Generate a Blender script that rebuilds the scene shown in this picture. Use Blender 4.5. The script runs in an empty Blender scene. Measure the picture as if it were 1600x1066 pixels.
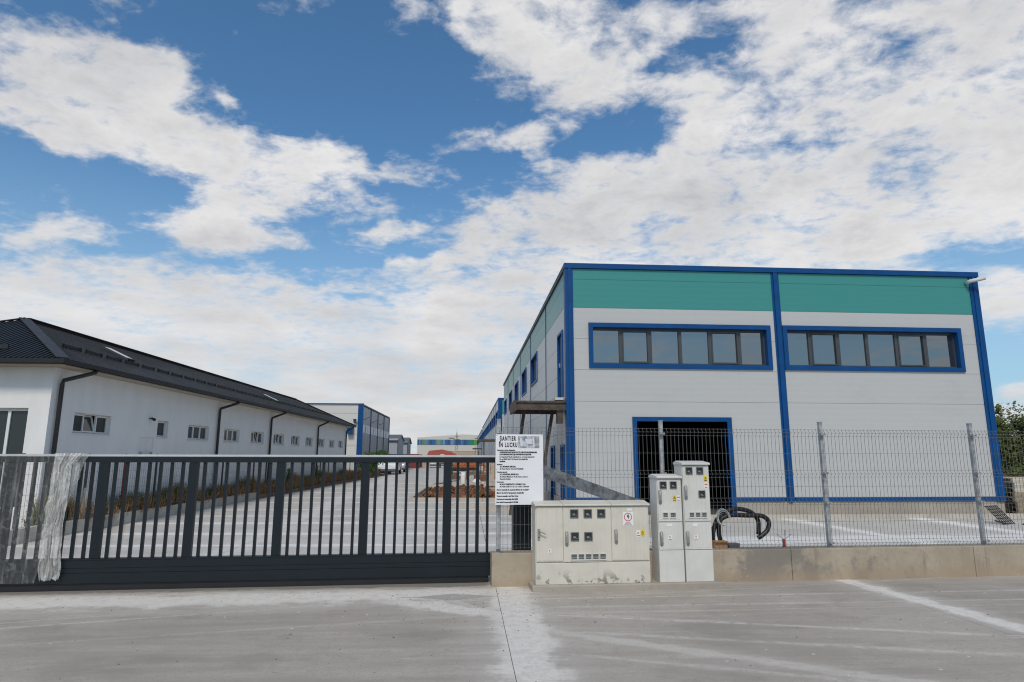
import bpy, bmesh, math, random
from mathutils import Vector, Matrix
random.seed(11)
C = bpy.context.scene
COL = C.collection
R = math.radians

# ------------------------------------------------------------------ camera
EYE = 1.62
PITCH, YAW, ROLL = R(10.222), R(3.944), R(0.125)
cd = bpy.data.cameras.new('camera')
cam = bpy.data.objects.new('camera', cd); COL.objects.link(cam)
fw = Vector((math.sin(YAW)*math.cos(PITCH), math.cos(YAW)*math.cos(PITCH), math.sin(PITCH)))
rt = Vector((math.cos(YAW), -math.sin(YAW), 0)); up = rt.cross(fw)
c_, s_ = math.cos(ROLL), math.sin(ROLL)
rt2 = c_*rt + s_*up; up2 = -s_*rt + c_*up
M3 = Matrix((rt2, up2, -fw)).transposed()
cam.matrix_world = Matrix.Translation((0, 0, EYE)) @ M3.to_4x4()
cd.sensor_width = 36; cd.lens = 999.44/1600*36
cd.clip_start = .1; cd.clip_end = 3000
C.camera = cam

# ------------------------------------------------------------------ node helper
class S:
    """a float socket with arithmetic"""
    def __init__(s, nt, sock): s.nt = nt; s.k = sock
    def _m(s, op, *o, clamp=False):
        n = s.nt.nodes.new('ShaderNodeMath'); n.operation = op; n.use_clamp = clamp
        for i, v in enumerate((s,)+o):
            if isinstance(v, S): s.nt.links.new(v.k, n.inputs[i])
            else: n.inputs[i].default_value = v
        return S(s.nt, n.outputs[0])
    def __add__(s, o): return s._m('ADD', o)
    __radd__ = __add__
    def __sub__(s, o): return s._m('SUBTRACT', o)
    def __rsub__(s, o): return (s*-1.0)+o
    def __mul__(s, o): return s._m('MULTIPLY', o)
    __rmul__ = __mul__
    def __truediv__(s, o): return s._m('DIVIDE', o)
    def mx(s, o): return s._m('MAXIMUM', o)
    def mn(s, o): return s._m('MINIMUM', o)
    def ab(s): return s._m('ABSOLUTE')
    def pw(s, o): return s._m('POWER', o)
    def sat(s): return s._m('ADD', 0.0, clamp=True)
    def sm(s, a, b, lo=0.0, hi=1.0):
        n = s.nt.nodes.new('ShaderNodeMapRange'); n.interpolation_type = 'SMOOTHSTEP'
        s.nt.links.new(s.k, n.inputs['Value'])
        n.inputs['From Min'].default_value = a; n.inputs['From Max'].default_value = b
        n.inputs['To Min'].default_value = lo; n.inputs['To Max'].default_value = hi
        return S(s.nt, n.outputs['Result'])
def noise(nt, vec, scale, detail=4, rough=.55, dist=0, lac=2.0):
    n = nt.nodes.new('ShaderNodeTexNoise'); n.inputs['Scale'].default_value = scale
    n.inputs['Detail'].default_value = detail; n.inputs['Roughness'].default_value = rough
    n.inputs['Distortion'].default_value = dist; n.inputs['Lacunarity'].default_value = lac
    if vec is not None: nt.links.new(vec, n.inputs['Vector'])
    return S(nt, n.outputs['Fac'])
def mapv(nt, vec, scale=(1, 1, 1), loc=(0, 0, 0), rot=(0, 0, 0)):
    n = nt.nodes.new('ShaderNodeMapping'); nt.links.new(vec, n.inputs['Vector'])
    n.inputs['Scale'].default_value = scale; n.inputs['Location'].default_value = loc; n.inputs['Rotation'].default_value = rot
    return n.outputs[0]
def mixc(nt, f, a, b):
    n = nt.nodes.new('ShaderNodeMix'); n.data_type = 'RGBA'
    for sock, v in ((n.inputs[0], f), (n.inputs[6], a), (n.inputs[7], b)):
        if isinstance(v, S): nt.links.new(v.k, sock)
        elif isinstance(v, bpy.types.NodeSocket): nt.links.new(v, sock)
        elif isinstance(v, (int, float)): sock.default_value = v
        else: sock.default_value = (*v, 1)
    return n.outputs[2]
def comb(nt, x, y, z):
    n = nt.nodes.new('ShaderNodeCombineXYZ')
    for i, v in enumerate((x, y, z)):
        if isinstance(v, S): nt.links.new(v.k, n.inputs[i])
        else: n.inputs[i].default_value = v
    return n.outputs[0]
def sep(nt, vec):
    n = nt.nodes.new('ShaderNodeSeparateXYZ'); nt.links.new(vec, n.inputs[0])
    return [S(nt, o) for o in n.outputs]

# ------------------------------------------------------------------ world: Nishita sky with a broken cloud deck
SUN_V = Vector((-.14, -.74, .80)).normalized()
SUN_EL = math.asin(SUN_V.z); SUN_AZ = math.atan2(SUN_V.x, SUN_V.y)
STRENGTH = .10
W = bpy.data.worlds.new('World'); C.world = W; W.use_nodes = True
nt = W.node_tree; nt.nodes.clear()
out = nt.nodes.new('ShaderNodeOutputWorld'); bg = nt.nodes.new('ShaderNodeBackground')
nt.links.new(bg.outputs[0], out.inputs[0]); bg.inputs['Strength'].default_value = STRENGTH
sky = nt.nodes.new('ShaderNodeTexSky'); sky.sky_type = 'NISHITA'; sky.sun_disc = False
sky.sun_elevation = SUN_EL; sky.sun_rotation = SUN_AZ; sky.air_density = 1.0; sky.dust_density = .6; sky.ozone_density = 2.2
tc = nt.nodes.new('ShaderNodeTexCoord'); D = tc.outputs['Generated']
dx, dy, dz = sep(nt, D)
# gnomonic coordinates of the northern half of the sky, where the cloud banks seen here stand
yy = dy.mx(.05)
w1 = noise(nt, mapv(nt, D, (1, 1, 1.4), (3, 8, 0)), 3.2, 5, .6); w2 = noise(nt, mapv(nt, D, (1, 1, 1.4), (9, 1, 4)), 3.2, 5, .6)
w3 = noise(nt, mapv(nt, D, (1, 1, 1.4), (5, 2, 7)), 11, 4, .6); w4 = noise(nt, mapv(nt, D, (1, 1, 1.4), (2, 6, 1)), 11, 4, .6)
ga, gb = dx/yy + (w1-.5)*.26 + (w3-.5)*.09, dz/yy + (w2-.5)*.15 + (w4-.5)*.06
G = comb(nt, ga, gb, 0.0)
h = dz.mx(0.0)+.16
P = comb(nt, dx/h, dy/h, 0.0)
n_big = noise(nt, mapv(nt, P, (1, 1, 1), (2.1, 5.3, 0), (0, 0, .5)), 1.5, 8, .58, .25)
n_mid = noise(nt, mapv(nt, P, (1, 1, 1), (6.1, 2.3, 0), (0, 0, .9)), 5.0, 8, .62, .35)
n_fine = noise(nt, mapv(nt, P, (1, 1.2, 1), (7.7, 1.3, 0), (0, 0, .4)), 16, 6, .62, .3)
Gn = noise(nt, mapv(nt, D, (1, 1, 1.6)), 7.0, 9, .62, .2)
BANKS = [(-0.67, 0.603, 0.151, 0.085, -0.054, 1.0), (-0.562, 0.631, 0.082, 0.048, -0.149, 0.9), (-0.647, 0.536, 0.181, 0.061, -0.115, 0.85), (-0.361, 0.494, 0.216, 0.053, -0.153, 0.85), (-0.228, 0.496, 0.073, 0.039, -0.153, 0.4), (-0.401, 0.418, 0.085, 0.041, 0.032, 0.75), (-0.411, 0.361, 0.14, 0.038, -0.122, 0.8), (-0.275, 0.422, 0.092, 0.033, 0.127, 0.45), (-0.64, 0.481, 0.06, 0.035, -0.156, 0.45), (-0.661, 0.337, 0.09, 0.023, 0.027, 0.85), (-0.394, 0.592, 0.032, 0.014, -0.339, 0.5), (-0.122, 0.622, 0.019, 0.033, 0.046, 0.35), (-0.134, 0.369, 0.043, 0.014, 0.213, 0.65), (-0.122, 0.304, 0.112, 0.023, 0.023, 0.75), (-0.572, 0.224, 0.399, 0.076, 0.018, 1.0), (-0.174, 0.221, 0.361, 0.054, 0.018, 1.0), (-0.42, 0.127, 0.672, 0.079, 0.011, 0.8), (-0.03, 0.071, 0.499, 0.059, 0.007, 0.7), (0.18, 0.71, 0.258, 0.112, -0.24, 1.0), (0.023, 0.764, 0.101, 0.075, 0.055, 0.8), (0.858, 0.667, 0.383, 0.259, 0.221, 1.15), (0.507, 0.764, 0.239, 0.071, 0.053, 0.55), (0.539, 0.413, 0.488, 0.147, 0.17, 1.2), (0.229, 0.392, 0.286, 0.061, 0.173, 1.05), (0.4, 0.537, 0.191, 0.091, 0.476, 0.55), (0.095, 0.519, 0.067, 0.035, -0.244, 0.95), (0.161, 0.551, 0.044, 0.026, 0.04, 0.6), (-0.018, 0.515, 0.054, 0.025, 0.409, 0.35), (-0.101, 0.461, 0.063, 0.025, 0.034, 0.35), (0.93, 0.118, 0.075, 0.022, 0.009, 1.0), (0.86, 0.05, 0.3, 0.045, 0.009, 0.7), (0.899, 0.263, 0.232, 0.045, 0.019, 0.7), (0.195, 0.325, 0.193, 0.044, 0.024, 0.8), (0.13, 0.113, 0.307, 0.201, 0.01, 0.55), (0.267, 0.567, 0.139, 0.04, 0.366, -0.55), (0.472, 0.51, 0.064, 0.03, 0.214, -0.6), (0.649, 0.376, 0.057, 0.016, 0.027, -0.4), (-0.191, 0.607, 0.183, 0.104, -0.339, -0.5), (0.386, 0.714, 0.133, 0.032, 0.324, -0.5), (-0.205, 0.252, 0.055, 0.015, 0.02, -0.7), (-0.173, 0.201, 0.045, 0.01, 0.016, -0.5), (-0.413, 0.263, 0.058, 0.01, 0.021, -0.25), (-0.515, 0.414, 0.118, 0.032, 0.032, -0.2), (-0.259, 0.319, 0.09, 0.015, 0.025, -0.4), (0.981, 0.584, 0.037, 0.025, 0.04, -0.3)]
field = None
for (a, b, ra, rb, rot, w) in BANKS:
    m = nt.nodes.new('ShaderNodeMapping'); m.vector_type = 'TEXTURE'
    nt.links.new(G, m.inputs['Vector'])
    m.inputs['Location'].default_value = (a, b, 0); m.inputs['Rotation'].default_value = (0, 0, rot); m.inputs['Scale'].default_value = (ra, rb, 1)
    l = nt.nodes.new('ShaderNodeVectorMath'); l.operation = 'LENGTH'; nt.links.new(m.outputs[0], l.inputs[0])
    t = S(nt, l.outputs['Value']).sm(1.45, .35, 0.0, w)
    field = t if field is None else field + t
field = field.mn(.80).mx(-.6)
front = dy.sm(.02, .25)
field = field*front + (1.0-front)*.33
low = (dz.sm(.06, .38, .30, 1.0) + (1.0-front)).mn(1.0)
detail = (n_big-.5)*1.2 + (n_mid-.5)*1.9*low + ((n_fine-.5)*1.35 + (Gn-.5)*1.6)*low
dens = field + detail
alpha = dens.sm(.06, .98).pw(.92)
thick = dens.sm(.6, 1.6)
# clouds: sunlit white at billows and thin edges, grey where deep
bil = noise(nt, mapv(nt, D, (1, 1, 2.0), (4, 2, 9)), 6.0, 7, .62, .3)
bil2 = noise(nt, mapv(nt, D, (1, 1, 2.4), (1, 7, 3)), 2.4, 4, .5)
strk = noise(nt, mapv(nt, D, (1, 1, 7), (3, 2, 5)), 3.0, 6, .58, .2)
shade = (thick*.25 + (bil-.44)*1.25*low + (bil2-.5)*1.1 + (n_mid-.5)*.9*low + (strk-.5)*1.3*(1.25-low) + .12).sat()
k = 1/STRENGTH
lit = (.81*k, .80*k, .80*k); grey = (.44*k, .455*k, .485*k)
cc = mixc(nt, shade, lit, grey)
vm = nt.nodes.new('ShaderNodeVectorMath'); vm.operation = 'MULTIPLY'; nt.links.new(sky.outputs[0], vm.inputs[0]); vm.inputs[1].default_value = (.74, 1.12, 1.28)
haze = dz.sm(.0, .46, .72, 0.0)
clear = mixc(nt, haze, vm.outputs[0], (.40*k, .57*k, .72*k))
full = mixc(nt, alpha*dz.sm(-.02, .02), clear, cc)
nt.links.new(full, bg.inputs['Color'])

sl = bpy.data.lights.new('sun', 'SUN'); sun = bpy.data.objects.new('sun', sl); COL.objects.link(sun)
sl.energy = 2.1; sl.angle = R(12); sl.color = (1, .91, .80)
sun.rotation_euler = SUN_V.to_track_quat('Z', 'Y').to_euler(); sun.location = SUN_V*60

C.view_settings.view_transform = 'Standard'; C.view_settings.look = 'None'
C.view_settings.exposure = 0; C.view_settings.gamma = 1
C.view_settings.use_curve_mapping = False
C.render.engine = 'CYCLES'
C.cycles.use_denoising = True; C.cycles.filter_width = 1.15
C.cycles.max_bounces = 6; C.cycles.transparent_max_bounces = 12

# ------------------------------------------------------------------ materials
def mat(name, col, rough=.6, metal=0, var=0, vscale=4, bump=0, bscale=40, spec=None, ior=None, col2=None, coat=0, stretch=(1, 1, 1), detail=5, coords='Object'):
    m = bpy.data.materials.new(name); m.use_nodes = True; nt = m.node_tree
    b = nt.nodes['Principled BSDF']
    b.inputs['Base Color'].default_value = (*col, 1); b.inputs['Roughness'].default_value = rough; b.inputs['Metallic'].default_value = metal
    if ior: b.inputs['IOR'].default_value = ior
    if spec is not None: b.inputs['Specular IOR Level'].default_value = spec
    if coat: b.inputs['Coat Weight'].default_value = coat; b.inputs['Coat Roughness'].default_value = .15
    t = nt.nodes.new('ShaderNodeTexCoord')
    if var:
        n = noise(nt, mapv(nt, t.outputs[coords], stretch), vscale, detail, .6)
        c2 = col2 or tuple(v*(1-var) for v in col); c1 = col if col2 else tuple(min(1, v*(1+var*.5)) for v in col)
        nt.links.new(mixc(nt, n.sm(.3, .7), c1, c2), b.inputs['Base Color'])
        nt.links.new((n*.25+(rough-.12)).sat().k, b.inputs['Roughness'])
    if bump:
        n = noise(nt, t.outputs[coords], bscale, 4)
        bp = nt.nodes.new('ShaderNodeBump'); bp.inputs['Strength'].default_value = bump; bp.inputs['Distance'].default_value = .02
        nt.links.new(n.k, bp.inputs['Height']); nt.links.new(bp.outputs[0], b.inputs['Normal'])
    return m

def panel_mat(name, col, rough, stain=.12, ribs=38):
    """painted steel sandwich panel: shallow micro ribs, faint grime"""
    m = mat(name, col, rough, 0); nt = m.node_tree; b = nt.nodes['Principled BSDF']
    t = nt.nodes.new('ShaderNodeTexCoord'); O = t.outputs['Object']
    n = noise(nt, mapv(nt, O, (.35, .35, 1.2)), 1.4, 6, .62)
    n2 = noise(nt, mapv(nt, O, (3.5, 3.5, .25)), 1.5, 4, .6)
    dirt = (n.sm(.52, .8)*.6 + n2.sm(.55, .85)*.4)*stain*3
    nt.links.new(mixc(nt, dirt.sat(), col, tuple(v*.72 for v in col)), b.inputs['Base Color'])
    x, y, z = sep(nt, O)
    w = (z*ribs)._m('SINE')
    bp = nt.nodes.new('ShaderNodeBump'); bp.inputs['Strength'].default_value = .12; bp.inputs['Distance'].default_value = .004
    nt.links.new((w+n*2.0).k, bp.inputs['Height']); nt.links.new(bp.outputs[0], b.inputs['Normal'])
    return m

def concrete(name, c1, c2, rough=.85, scale=1.0, wall=False, warm=(.36, .27, .18)):
    m = mat(name, c1, rough); nt = m.node_tree; b = nt.nodes['Principled BSDF']
    g = nt.nodes.new('ShaderNodeNewGeometry'); Pw = g.outputs['Position']
    a = noise(nt, Pw, 1.3*scale, 7, .62); f = noise(nt, Pw, 14*scale, 5, .65); s2 = noise(nt, Pw, 70*scale, 3)
    c = mixc(nt, a.sm(.32, .68), c1, c2)
    c = mixc(nt, f.sm(.50, .74)*.5, c, tuple(v*.62 for v in c1))
    if wall:
        drip = noise(nt, mapv(nt, Pw, (1, 1, .10)), 5.5, 5, .6)
        c = mixc(nt, drip.sm(.56, .70)*.75, c, tuple(v*.50 for v in c1))
        pat = noise(nt, mapv(nt, Pw, (1, 1, .8), (3, 1, 0)), .95, 3, .6)
        c = mixc(nt, (pat*.86+f*.14).sm(.49, .565)*.75, c, (.185, .17, .15))
        x, y, z = sep(nt, Pw)
        c = mixc(nt, (z*-1+.22+(a-.5)*.3).sm(0, .2)*.6, c, warm)
        chip = noise(nt, Pw, 22, 2)
        c = mixc(nt, chip.sm(.70, .74)*.5, c, (.55, .53, .50))
    nt.links.new(c, b.inputs['Base Color'])
    bp = nt.nodes.new('ShaderNodeBump'); bp.inputs['Strength'].default_value = .35; bp.inputs['Distance'].default_value = .008
    nt.links.new((f+s2*.4).k, bp.inputs['Height']); nt.links.new(bp.outputs[0], b.inputs['Normal'])
    return m

def paving(name, c1, c2, yard):
    """cast concrete slabs with spilled cement dust along joints and tyre scuffs (world position)"""
    m = mat(name, c1, .9); nt = m.node_tree; b = nt.nodes['Principled BSDF']
    g = nt.nodes.new('ShaderNodeNewGeometry'); Pw = g.outputs['Position']
    x, y, z = sep(nt, Pw)
    a = noise(nt, Pw, .55, 7, .6); st = noise(nt, mapv(nt, Pw, (.25, 2.2, 1), (0, 0, 0), (0, 0, .07)), 2.2, 6, .62)
    f = noise(nt, Pw, 9, 6, .68); sp = noise(nt, Pw, 55, 3, .6)
    wob = noise(nt, Pw, 2.3, 6, .65)
    c = mixc(nt, (a*.55+st*.45).sm(.36, .64), c1, c2)
    c = mixc(nt, f.sm(.48, .75)*.6, c, tuple(v*.68 for v in c1))
    c = mixc(nt, noise(nt, Pw, 95, 3, .7).sm(.50, .70)*.75, c, tuple(v*.52 for v in c1))
    c = mixc(nt, noise(nt, mapv(nt, Pw, (.5, 3.5, 1), (4, 4, 0), (0, 0, -.12)), 3, 6, .65).sm(.55, .72)*.3, c, tuple(min(1, v*1.25) for v in c1))
    c = mixc(nt, noise(nt, Pw, 34, 4, .7).sm(.44, .64)*.40, c, tuple(v*.66 for v in c1))
    c = mixc(nt, noise(nt, mapv(nt, Pw, (.8, 1.4, 1), (8, 3, 0)), 1.15, 6, .62).sm(.50, .66)*.40, c, tuple(v*.70 for v in c2))
    c = mixc(nt, noise(nt, mapv(nt, Pw, (.7, 2.4, 1), (1, 9, 0), (0, 0, .2)), 2.1, 7, .68).sm(.63, .72)*.45, c, (.60, .57, .52))
    brk = f.sm(.30, .62)
    fg = noise(nt, Pw, 28, 4, .65)
    rag = (wob-.5)*2.1 + (f-.5)*1.5 + (st-.5)*1.2 + (fg-.5)*.8
    def band(d, w):                       # powdery stripe, torn edge and thin veil beyond it
        q = d.ab()/w + rag
        return q.sm(1.15, .45)*.78 + q.sm(2.7, .5)*.28
    dust = None
    def add(t):
        nonlocal dust
        dust = t if dust is None else dust.mx(t)
    if yard:
        add(band(x-8.5-(17-y)*.07, .26)*y.sm(8.8, 9.6)*.9)
        add(band(x-12.15, .3)*.95)
        add(band(y-12.6-(x*.03), .62)*.85*x.sm(-.5, 2.0))
        for yv, w in ((10.7, .35), (12.4, .16), (14.2, .20), (16.4, .22), (18.3, .14), (20.4, .16), (23.4, .17), (26.3, .18), (29.8, .2), (34, .25), (40, .3)):
            add(band(y-yv+x*.03, w)*x.sm(1.8, .8)*.8)
        add(band(x+1.6+(y-14)*.12, .5)*.35)
        add(band(x+4.2+(y-14)*.05, .35)*.35)
    else:
        add(band(y-8.10-x*.04, .42)*x.sm(1.2, -.1))
        add(band(x-.52, .30)*.95)
        add(band((y-7.45)+(x+.3)*.55, .24)*x.sm(-1.6, -.5)*x.sm(.9, .3)*.9)
        add(band((y-6.25)+(x-1.0)*.62, .13)*x.sm(.5, .9)*.45)
        add(band((y-7.3)+(x-.2)*1.25, .10)*x.sm(-.7, -.2)*x.sm(1.0, .6)*.5)
        add(band(x-5.05-(8.6-y)*.13, .17)*1.0)
        for (y0, sl_, w, amt) in ((7.22, -.40, .035, .55), (7.35, -.46, .03, .4), (7.33, .02, .03, .45), (7.05, .03, .025, .35), (6.6, -.42, .05, .45), (6.0, -.62, .05, .4), (7.75, .035, .03, .5), (7.55, .3, .02, .3)):
            add(band(y-y0-x*sl_*.62, w)*brk*amt*x.sm(.2, .9))
        for (y0, sl_, w, amt) in ((7.6, .28, .03, .5), (7.9, .3, .025, .4), (6.7, .2, .03, .25)):
            add(band(y-y0-(x+1.5)*sl_, w)*brk*amt*x.sm(.4, -.3))
    c = mixc(nt, (dust*(brk*.35+fg.sm(.3, .6)*.25+.45)).sat(), c, (.80, .78, .745) if yard else (.70, .655, .59))
    if not yard:
        # darker brownish strip and cement patch in front of the gate
        c = mixc(nt, (band(y-8.70-x*.045, .17)*x.sm(.5, .2)*1.0).sat(), c, (.215, .19, .16))
        pt = ((x+.15)*1.0).ab()*.55 + (y-7.93).ab()*1.8
        c = mixc(nt, (pt+(wob-.5)*.35).sm(.36, .26)*.6, c, (.20, .195, .185))
        c = mixc(nt, noise(nt, mapv(nt, Pw, (1, 1, 1), (5, 5, 0)), .8, 5).sm(.62, .75)*.30, c, (.30, .24, .19))
    # grit
    vo = nt.nodes.new('ShaderNodeTexVoronoi'); vo.inputs['Scale'].default_value = 7; nt.links.new(Pw, vo.inputs['Vector'])
    c = mixc(nt, S(nt, vo.outputs['Distance']).sm(.055, .03)*sp.sm(.42, .5)*.8, c, (.08, .075, .07))
    vo2 = nt.nodes.new('ShaderNodeTexVoronoi'); vo2.inputs['Scale'].default_value = 3.1; nt.links.new(Pw, vo2.inputs['Vector'])
    c = mixc(nt, S(nt, vo2.outputs['Distance']).sm(.06, .03)*sp.sm(.42, .5)*.8, c, (.75, .74, .72))
    nt.links.new(c, b.inputs['Base Color'])
    bp = nt.nodes.new('ShaderNodeBump'); bp.inputs['Strength'].default_value = .35; bp.inputs['Distance'].default_value = .006
    nt.links.new((f+sp*.7).k, bp.inputs['Height']); nt.links.new(bp.outputs[0], b.inputs['Normal'])
    return m

MT = {}
MT['road'] = paving('road_concrete', (.462, .410, .350), (.348, .308, .262), False)
MT['yard'] = paving('yard_concrete', (.59, .56, .51), (.48, .455, .41), True)
MT['soil'] = mat('soil', (.20, .12, .07), .95, var=.5, vscale=3, bump=.8, bscale=9)
MT['earth'] = mat('earth', (.16, .13, .08), .95, var=.4, vscale=.4)
MT['redsoil'] = mat('red_soil', (.22, .10, .05), .95, var=.75, vscale=5, bump=.8, bscale=12)
MT['wallc'] = concrete('fence_wall_concrete', (.43, .365, .275), (.33, .275, .205), wall=True)
MT['kerb'] = concrete('kerb_concrete', (.52, .475, .405), (.42, .38, .32))
MT['plinth'] = concrete('plinth_concrete', (.40, .36, .30), (.32, .28, .235))
MT['panel'] = panel_mat('silver_panel', (.475, .475, .465), .38, .20)
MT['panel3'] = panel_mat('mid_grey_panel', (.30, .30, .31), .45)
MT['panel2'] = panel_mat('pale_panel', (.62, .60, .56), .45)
MT['green'] = panel_mat('green_panel', (.042, .25, .225), .36, .06)
MT['blue'] = mat('blue_trim', (.0015, .06, .205), .45, var=.15, vscale=2, spec=.25)
MT['navy'] = mat('navy_trim', (.025, .055, .14), .5, var=.1)
MT['dgrey'] = mat('window_grey', (.055, .06, .066), .45, var=.1)
MT['glass'] = mat('reflective_glass', (.025, .026, .026), .02, ior=3.0)
MT['dkglass'] = mat('dark_glass', (.03, .034, .036), .05, ior=1.5)
MT['white'] = mat('white_frame', (.72, .72, .70), .4, var=.06)
MT['render'] = mat('white_render', (.76, .75, .73), .9, var=.05, vscale=2.2, bump=.25, bscale=60, stretch=(1, 1, .3))
MT['soffit'] = mat('soffit', (.42, .36, .29), .7, var=.1)
MT['roof'] = mat('anthracite_sheet', (.024, .026, .029), .5, var=.15, vscale=1.5)
MT['roofcap'] = mat('roof_cap', (.032, .034, .038), .55, var=.12)
MT['black'] = mat('black_pipe', (.018, .018, .02), .4, var=.2)
MT['gate'] = mat('gate_paint', (.009, .0145, .019), .4, var=.18, vscale=5, spec=.35)
MT['galv'] = mat('galvanised', (.44, .45, .45), .5, metal=.35, var=.35, vscale=14)
MT['wire'] = mat('galvanised_wire', (.17, .17, .16), .55, metal=.4)
MT['beam'] = mat('galvanised_beam', (.30, .31, .32), .45, metal=.5, var=.55, vscale=9, detail=6)
MT['rail'] = mat('pale_strip', (.55, .56, .57), .45, var=.1)
MT['dark'] = mat('dark_interior', (.025, .025, .027), .9)
MT['floor'] = mat('hall_floor', (.10, .098, .095), .8)
MT['steel'] = mat('rusty_steel', (.085, .062, .045), .7, var=.5, vscale=5)
MT['wood'] = mat('weathered_wood', (.30, .24, .17), .85, var=.4, vscale=6, stretch=(.3, 3, 3))
MT['wood2'] = mat('pale_wood', (.52, .47, .38), .85, var=.3, vscale=6, stretch=(.3, 3, 3))
MT['brownwood'] = mat('brown_boards', (.16, .085, .05), .85, var=.4, vscale=6)
MT['gutter'] = mat('gutter', (.007, .0075, .008), .6)
MT['cable'] = mat('black_conduit', (.012, .012, .013), .45)
MT['cord'] = mat('white_cord', (.62, .62, .58), .6)
MT['card'] = mat('cardboard', (.42, .22, .10), .85, var=.15)
MT['gbox'] = mat('grey_plastic', (.07, .08, .095), .55)
MT['redp'] = mat('red_plastic', (.32, .02, .02), .5, var=.3, vscale=30)
MT['redpost'] = mat('red_post', (.24, .04, .03), .6, var=.3)
MT['dpost'] = mat('dark_post', (.035, .038, .04), .55)
MT['orange'] = mat('orange_paint', (.50, .125, .03), .6, var=.4, vscale=2)
MT['brick'] = mat('red_brick', (.185, .095, .06), .9, var=.35, vscale=18)
MT['bag'] = mat('white_sack', (.75, .74, .72), .8, var=.1)
MT['contblue'] = mat('container_blue', (.02, .06, .13), .5, var=.2)
MT['contred'] = mat('container_red', (.22, .035, .03), .55, var=.2)
MT['redroof'] = mat('red_roof', (.36, .07, .03), .6, var=.15)
MT['cream'] = mat('cream_wall', (.62, .58, .52), .8, var=.08)
MT['beige'] = mat('beige_wall', (.48, .39, .31), .8, var=.1)
MT['carw'] = mat('car_white', (.72, .73, .74), .25, coat=.6)
MT['tyre'] = mat('tyre_rubber', (.02, .02, .02), .85)
MT['signw'] = mat('sign_white', (.78, .78, .79), .35, var=.03)
MT['ink'] = mat('ink', (.02, .02, .022), .6)
MT['yellow'] = mat('yellow_sticker', (.78, .58, .02), .5)
MT['redink'] = mat('red_ink', (.55, .02, .02), .5)
MT['stickw'] = mat('white_sticker', (.78, .78, .76), .5)
MT['dark_grit'] = mat('dark_grit', (.09, .08, .07), .9, var=.4, vscale=2)
MT['meter'] = mat('meter_face', (.22, .23, .23), .3, var=.2)
MT['gasket'] = mat('gasket', (.11, .115, .11), .55)
MT['metal'] = mat('handle_metal', (.34, .34, .32), .45, metal=.4)
MT['greycab'] = mat('grey_plaster', (.36, .37, .39), .8, var=.08)
MT['greyroof'] = mat('grey_roof', (.12, .125, .135), .6)

def cabinet_mat(name, col, dirt):
    m = mat(name, col, .5); nt = m.node_tree; b = nt.nodes['Principled BSDF']
    t = nt.nodes.new('ShaderNodeTexCoord'); O = t.outputs['Object']
    x, y, z = sep(nt, O)
    n = noise(nt, O, 3, 6, .6); f = noise(nt, mapv(nt, O, (1, 1, .9)), 15, 5, .65); big = noise(nt, O, 5.5, 3)
    c = mixc(nt, n.sm(.35, .7), col, tuple(v*.88 for v in col))
    stk = noise(nt, mapv(nt, O, (6, 6, .3)), 3, 4)
    c = mixc(nt, stk.sm(.55, .75)*.25, c, tuple(v*.72 for v in col))
    if dirt:
        low = z.sm(.28, .06)
        c = mixc(nt, ((f*.6+big*.5).sm(.595, .635)*low*.95).sat(), c, (.20, .175, .145))
    nt.links.new(c, b.inputs['Base Color'])
    return m
MT['cab1'] = cabinet_mat('cabinet_cream', (.645, .605, .515), True)
MT['cab2'] = cabinet_mat('cabinet_grey', (.66, .645, .595), False)

def film_mat(name, base_alpha, amt, col=(.78, .78, .74)):
    m = bpy.data.materials.new(name); m.use_nodes = True; nt = m.node_tree; nt.nodes.clear()
    o = nt.nodes.new('ShaderNodeOutputMaterial'); mixs = nt.nodes.new('ShaderNodeMixShader')
    tr = nt.nodes.new('ShaderNodeBsdfTransparent'); tr.inputs[0].default_value = (.93, .93, .93, 1)
    b = nt.nodes.new('ShaderNodeBsdfPrincipled'); b.inputs['Roughness'].default_value = .16
    b.inputs['Base Color'].default_value = (*col, 1); b.inputs['Transmission Weight'].default_value = 0
    t = nt.nodes.new('ShaderNodeTexCoord'); O = t.outputs['Object']
    s1 = noise(nt, mapv(nt, O, (6, 6, .35), (0, 0, 0), (0, .08, 0)), 4, 6, .65)
    s2 = noise(nt, O, 9, 6, .7, 1.5)
    al = (s1.sm(.45, .8)*.7 + s2.sm(.5, .8)*.6)*amt + base_alpha
    nt.links.new(al.sat().k, mixs.inputs[0])
    bp = nt.nodes.new('ShaderNodeBump'); bp.inputs['Strength'].default_value = .6; bp.inputs['Distance'].default_value = .02
    nt.links.new((s1+s2).k, bp.inputs['Height']); nt.links.new(bp.outputs[0], b.inputs['Normal'])
    nt.links.new(tr.outputs[0], mixs.inputs[1]); nt.links.new(b.outputs[0], mixs.inputs[2]); nt.links.new(mixs.outputs[0], o.inputs[0])
    return m
MT['film'] = film_mat('clear_film', .05, .36)
MT['film2'] = film_mat('thin_crumple', .22, .55)
MT['bunch'] = film_mat('crumpled_film', .42, .8)

def leaf_mat(name, c1, c2, vs=1.5):
    m = mat(name, c1, .7, var=1, vscale=vs, col2=c2); nt = m.node_tree
    b = nt.nodes['Principled BSDF']
    b.inputs['Specular IOR Level'].default_value = .2
    return m
MT['leaf'] = leaf_mat('hedge_leaf', (.05, .075, .018), (.10, .115, .03), 3)
MT['leaf2'] = leaf_mat('bush_leaf', (.035, .085, .02), (.07, .12, .03), 3)
MT['weed'] = leaf_mat('weed_green', (.10, .13, .03), (.17, .165, .06), 2)
MT['rust'] = leaf_mat('dry_weed', (.30, .15, .075), (.34, .235, .12), 2)
MT['bark'] = mat('bark', (.07, .055, .04), .9, var=.3)

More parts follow.
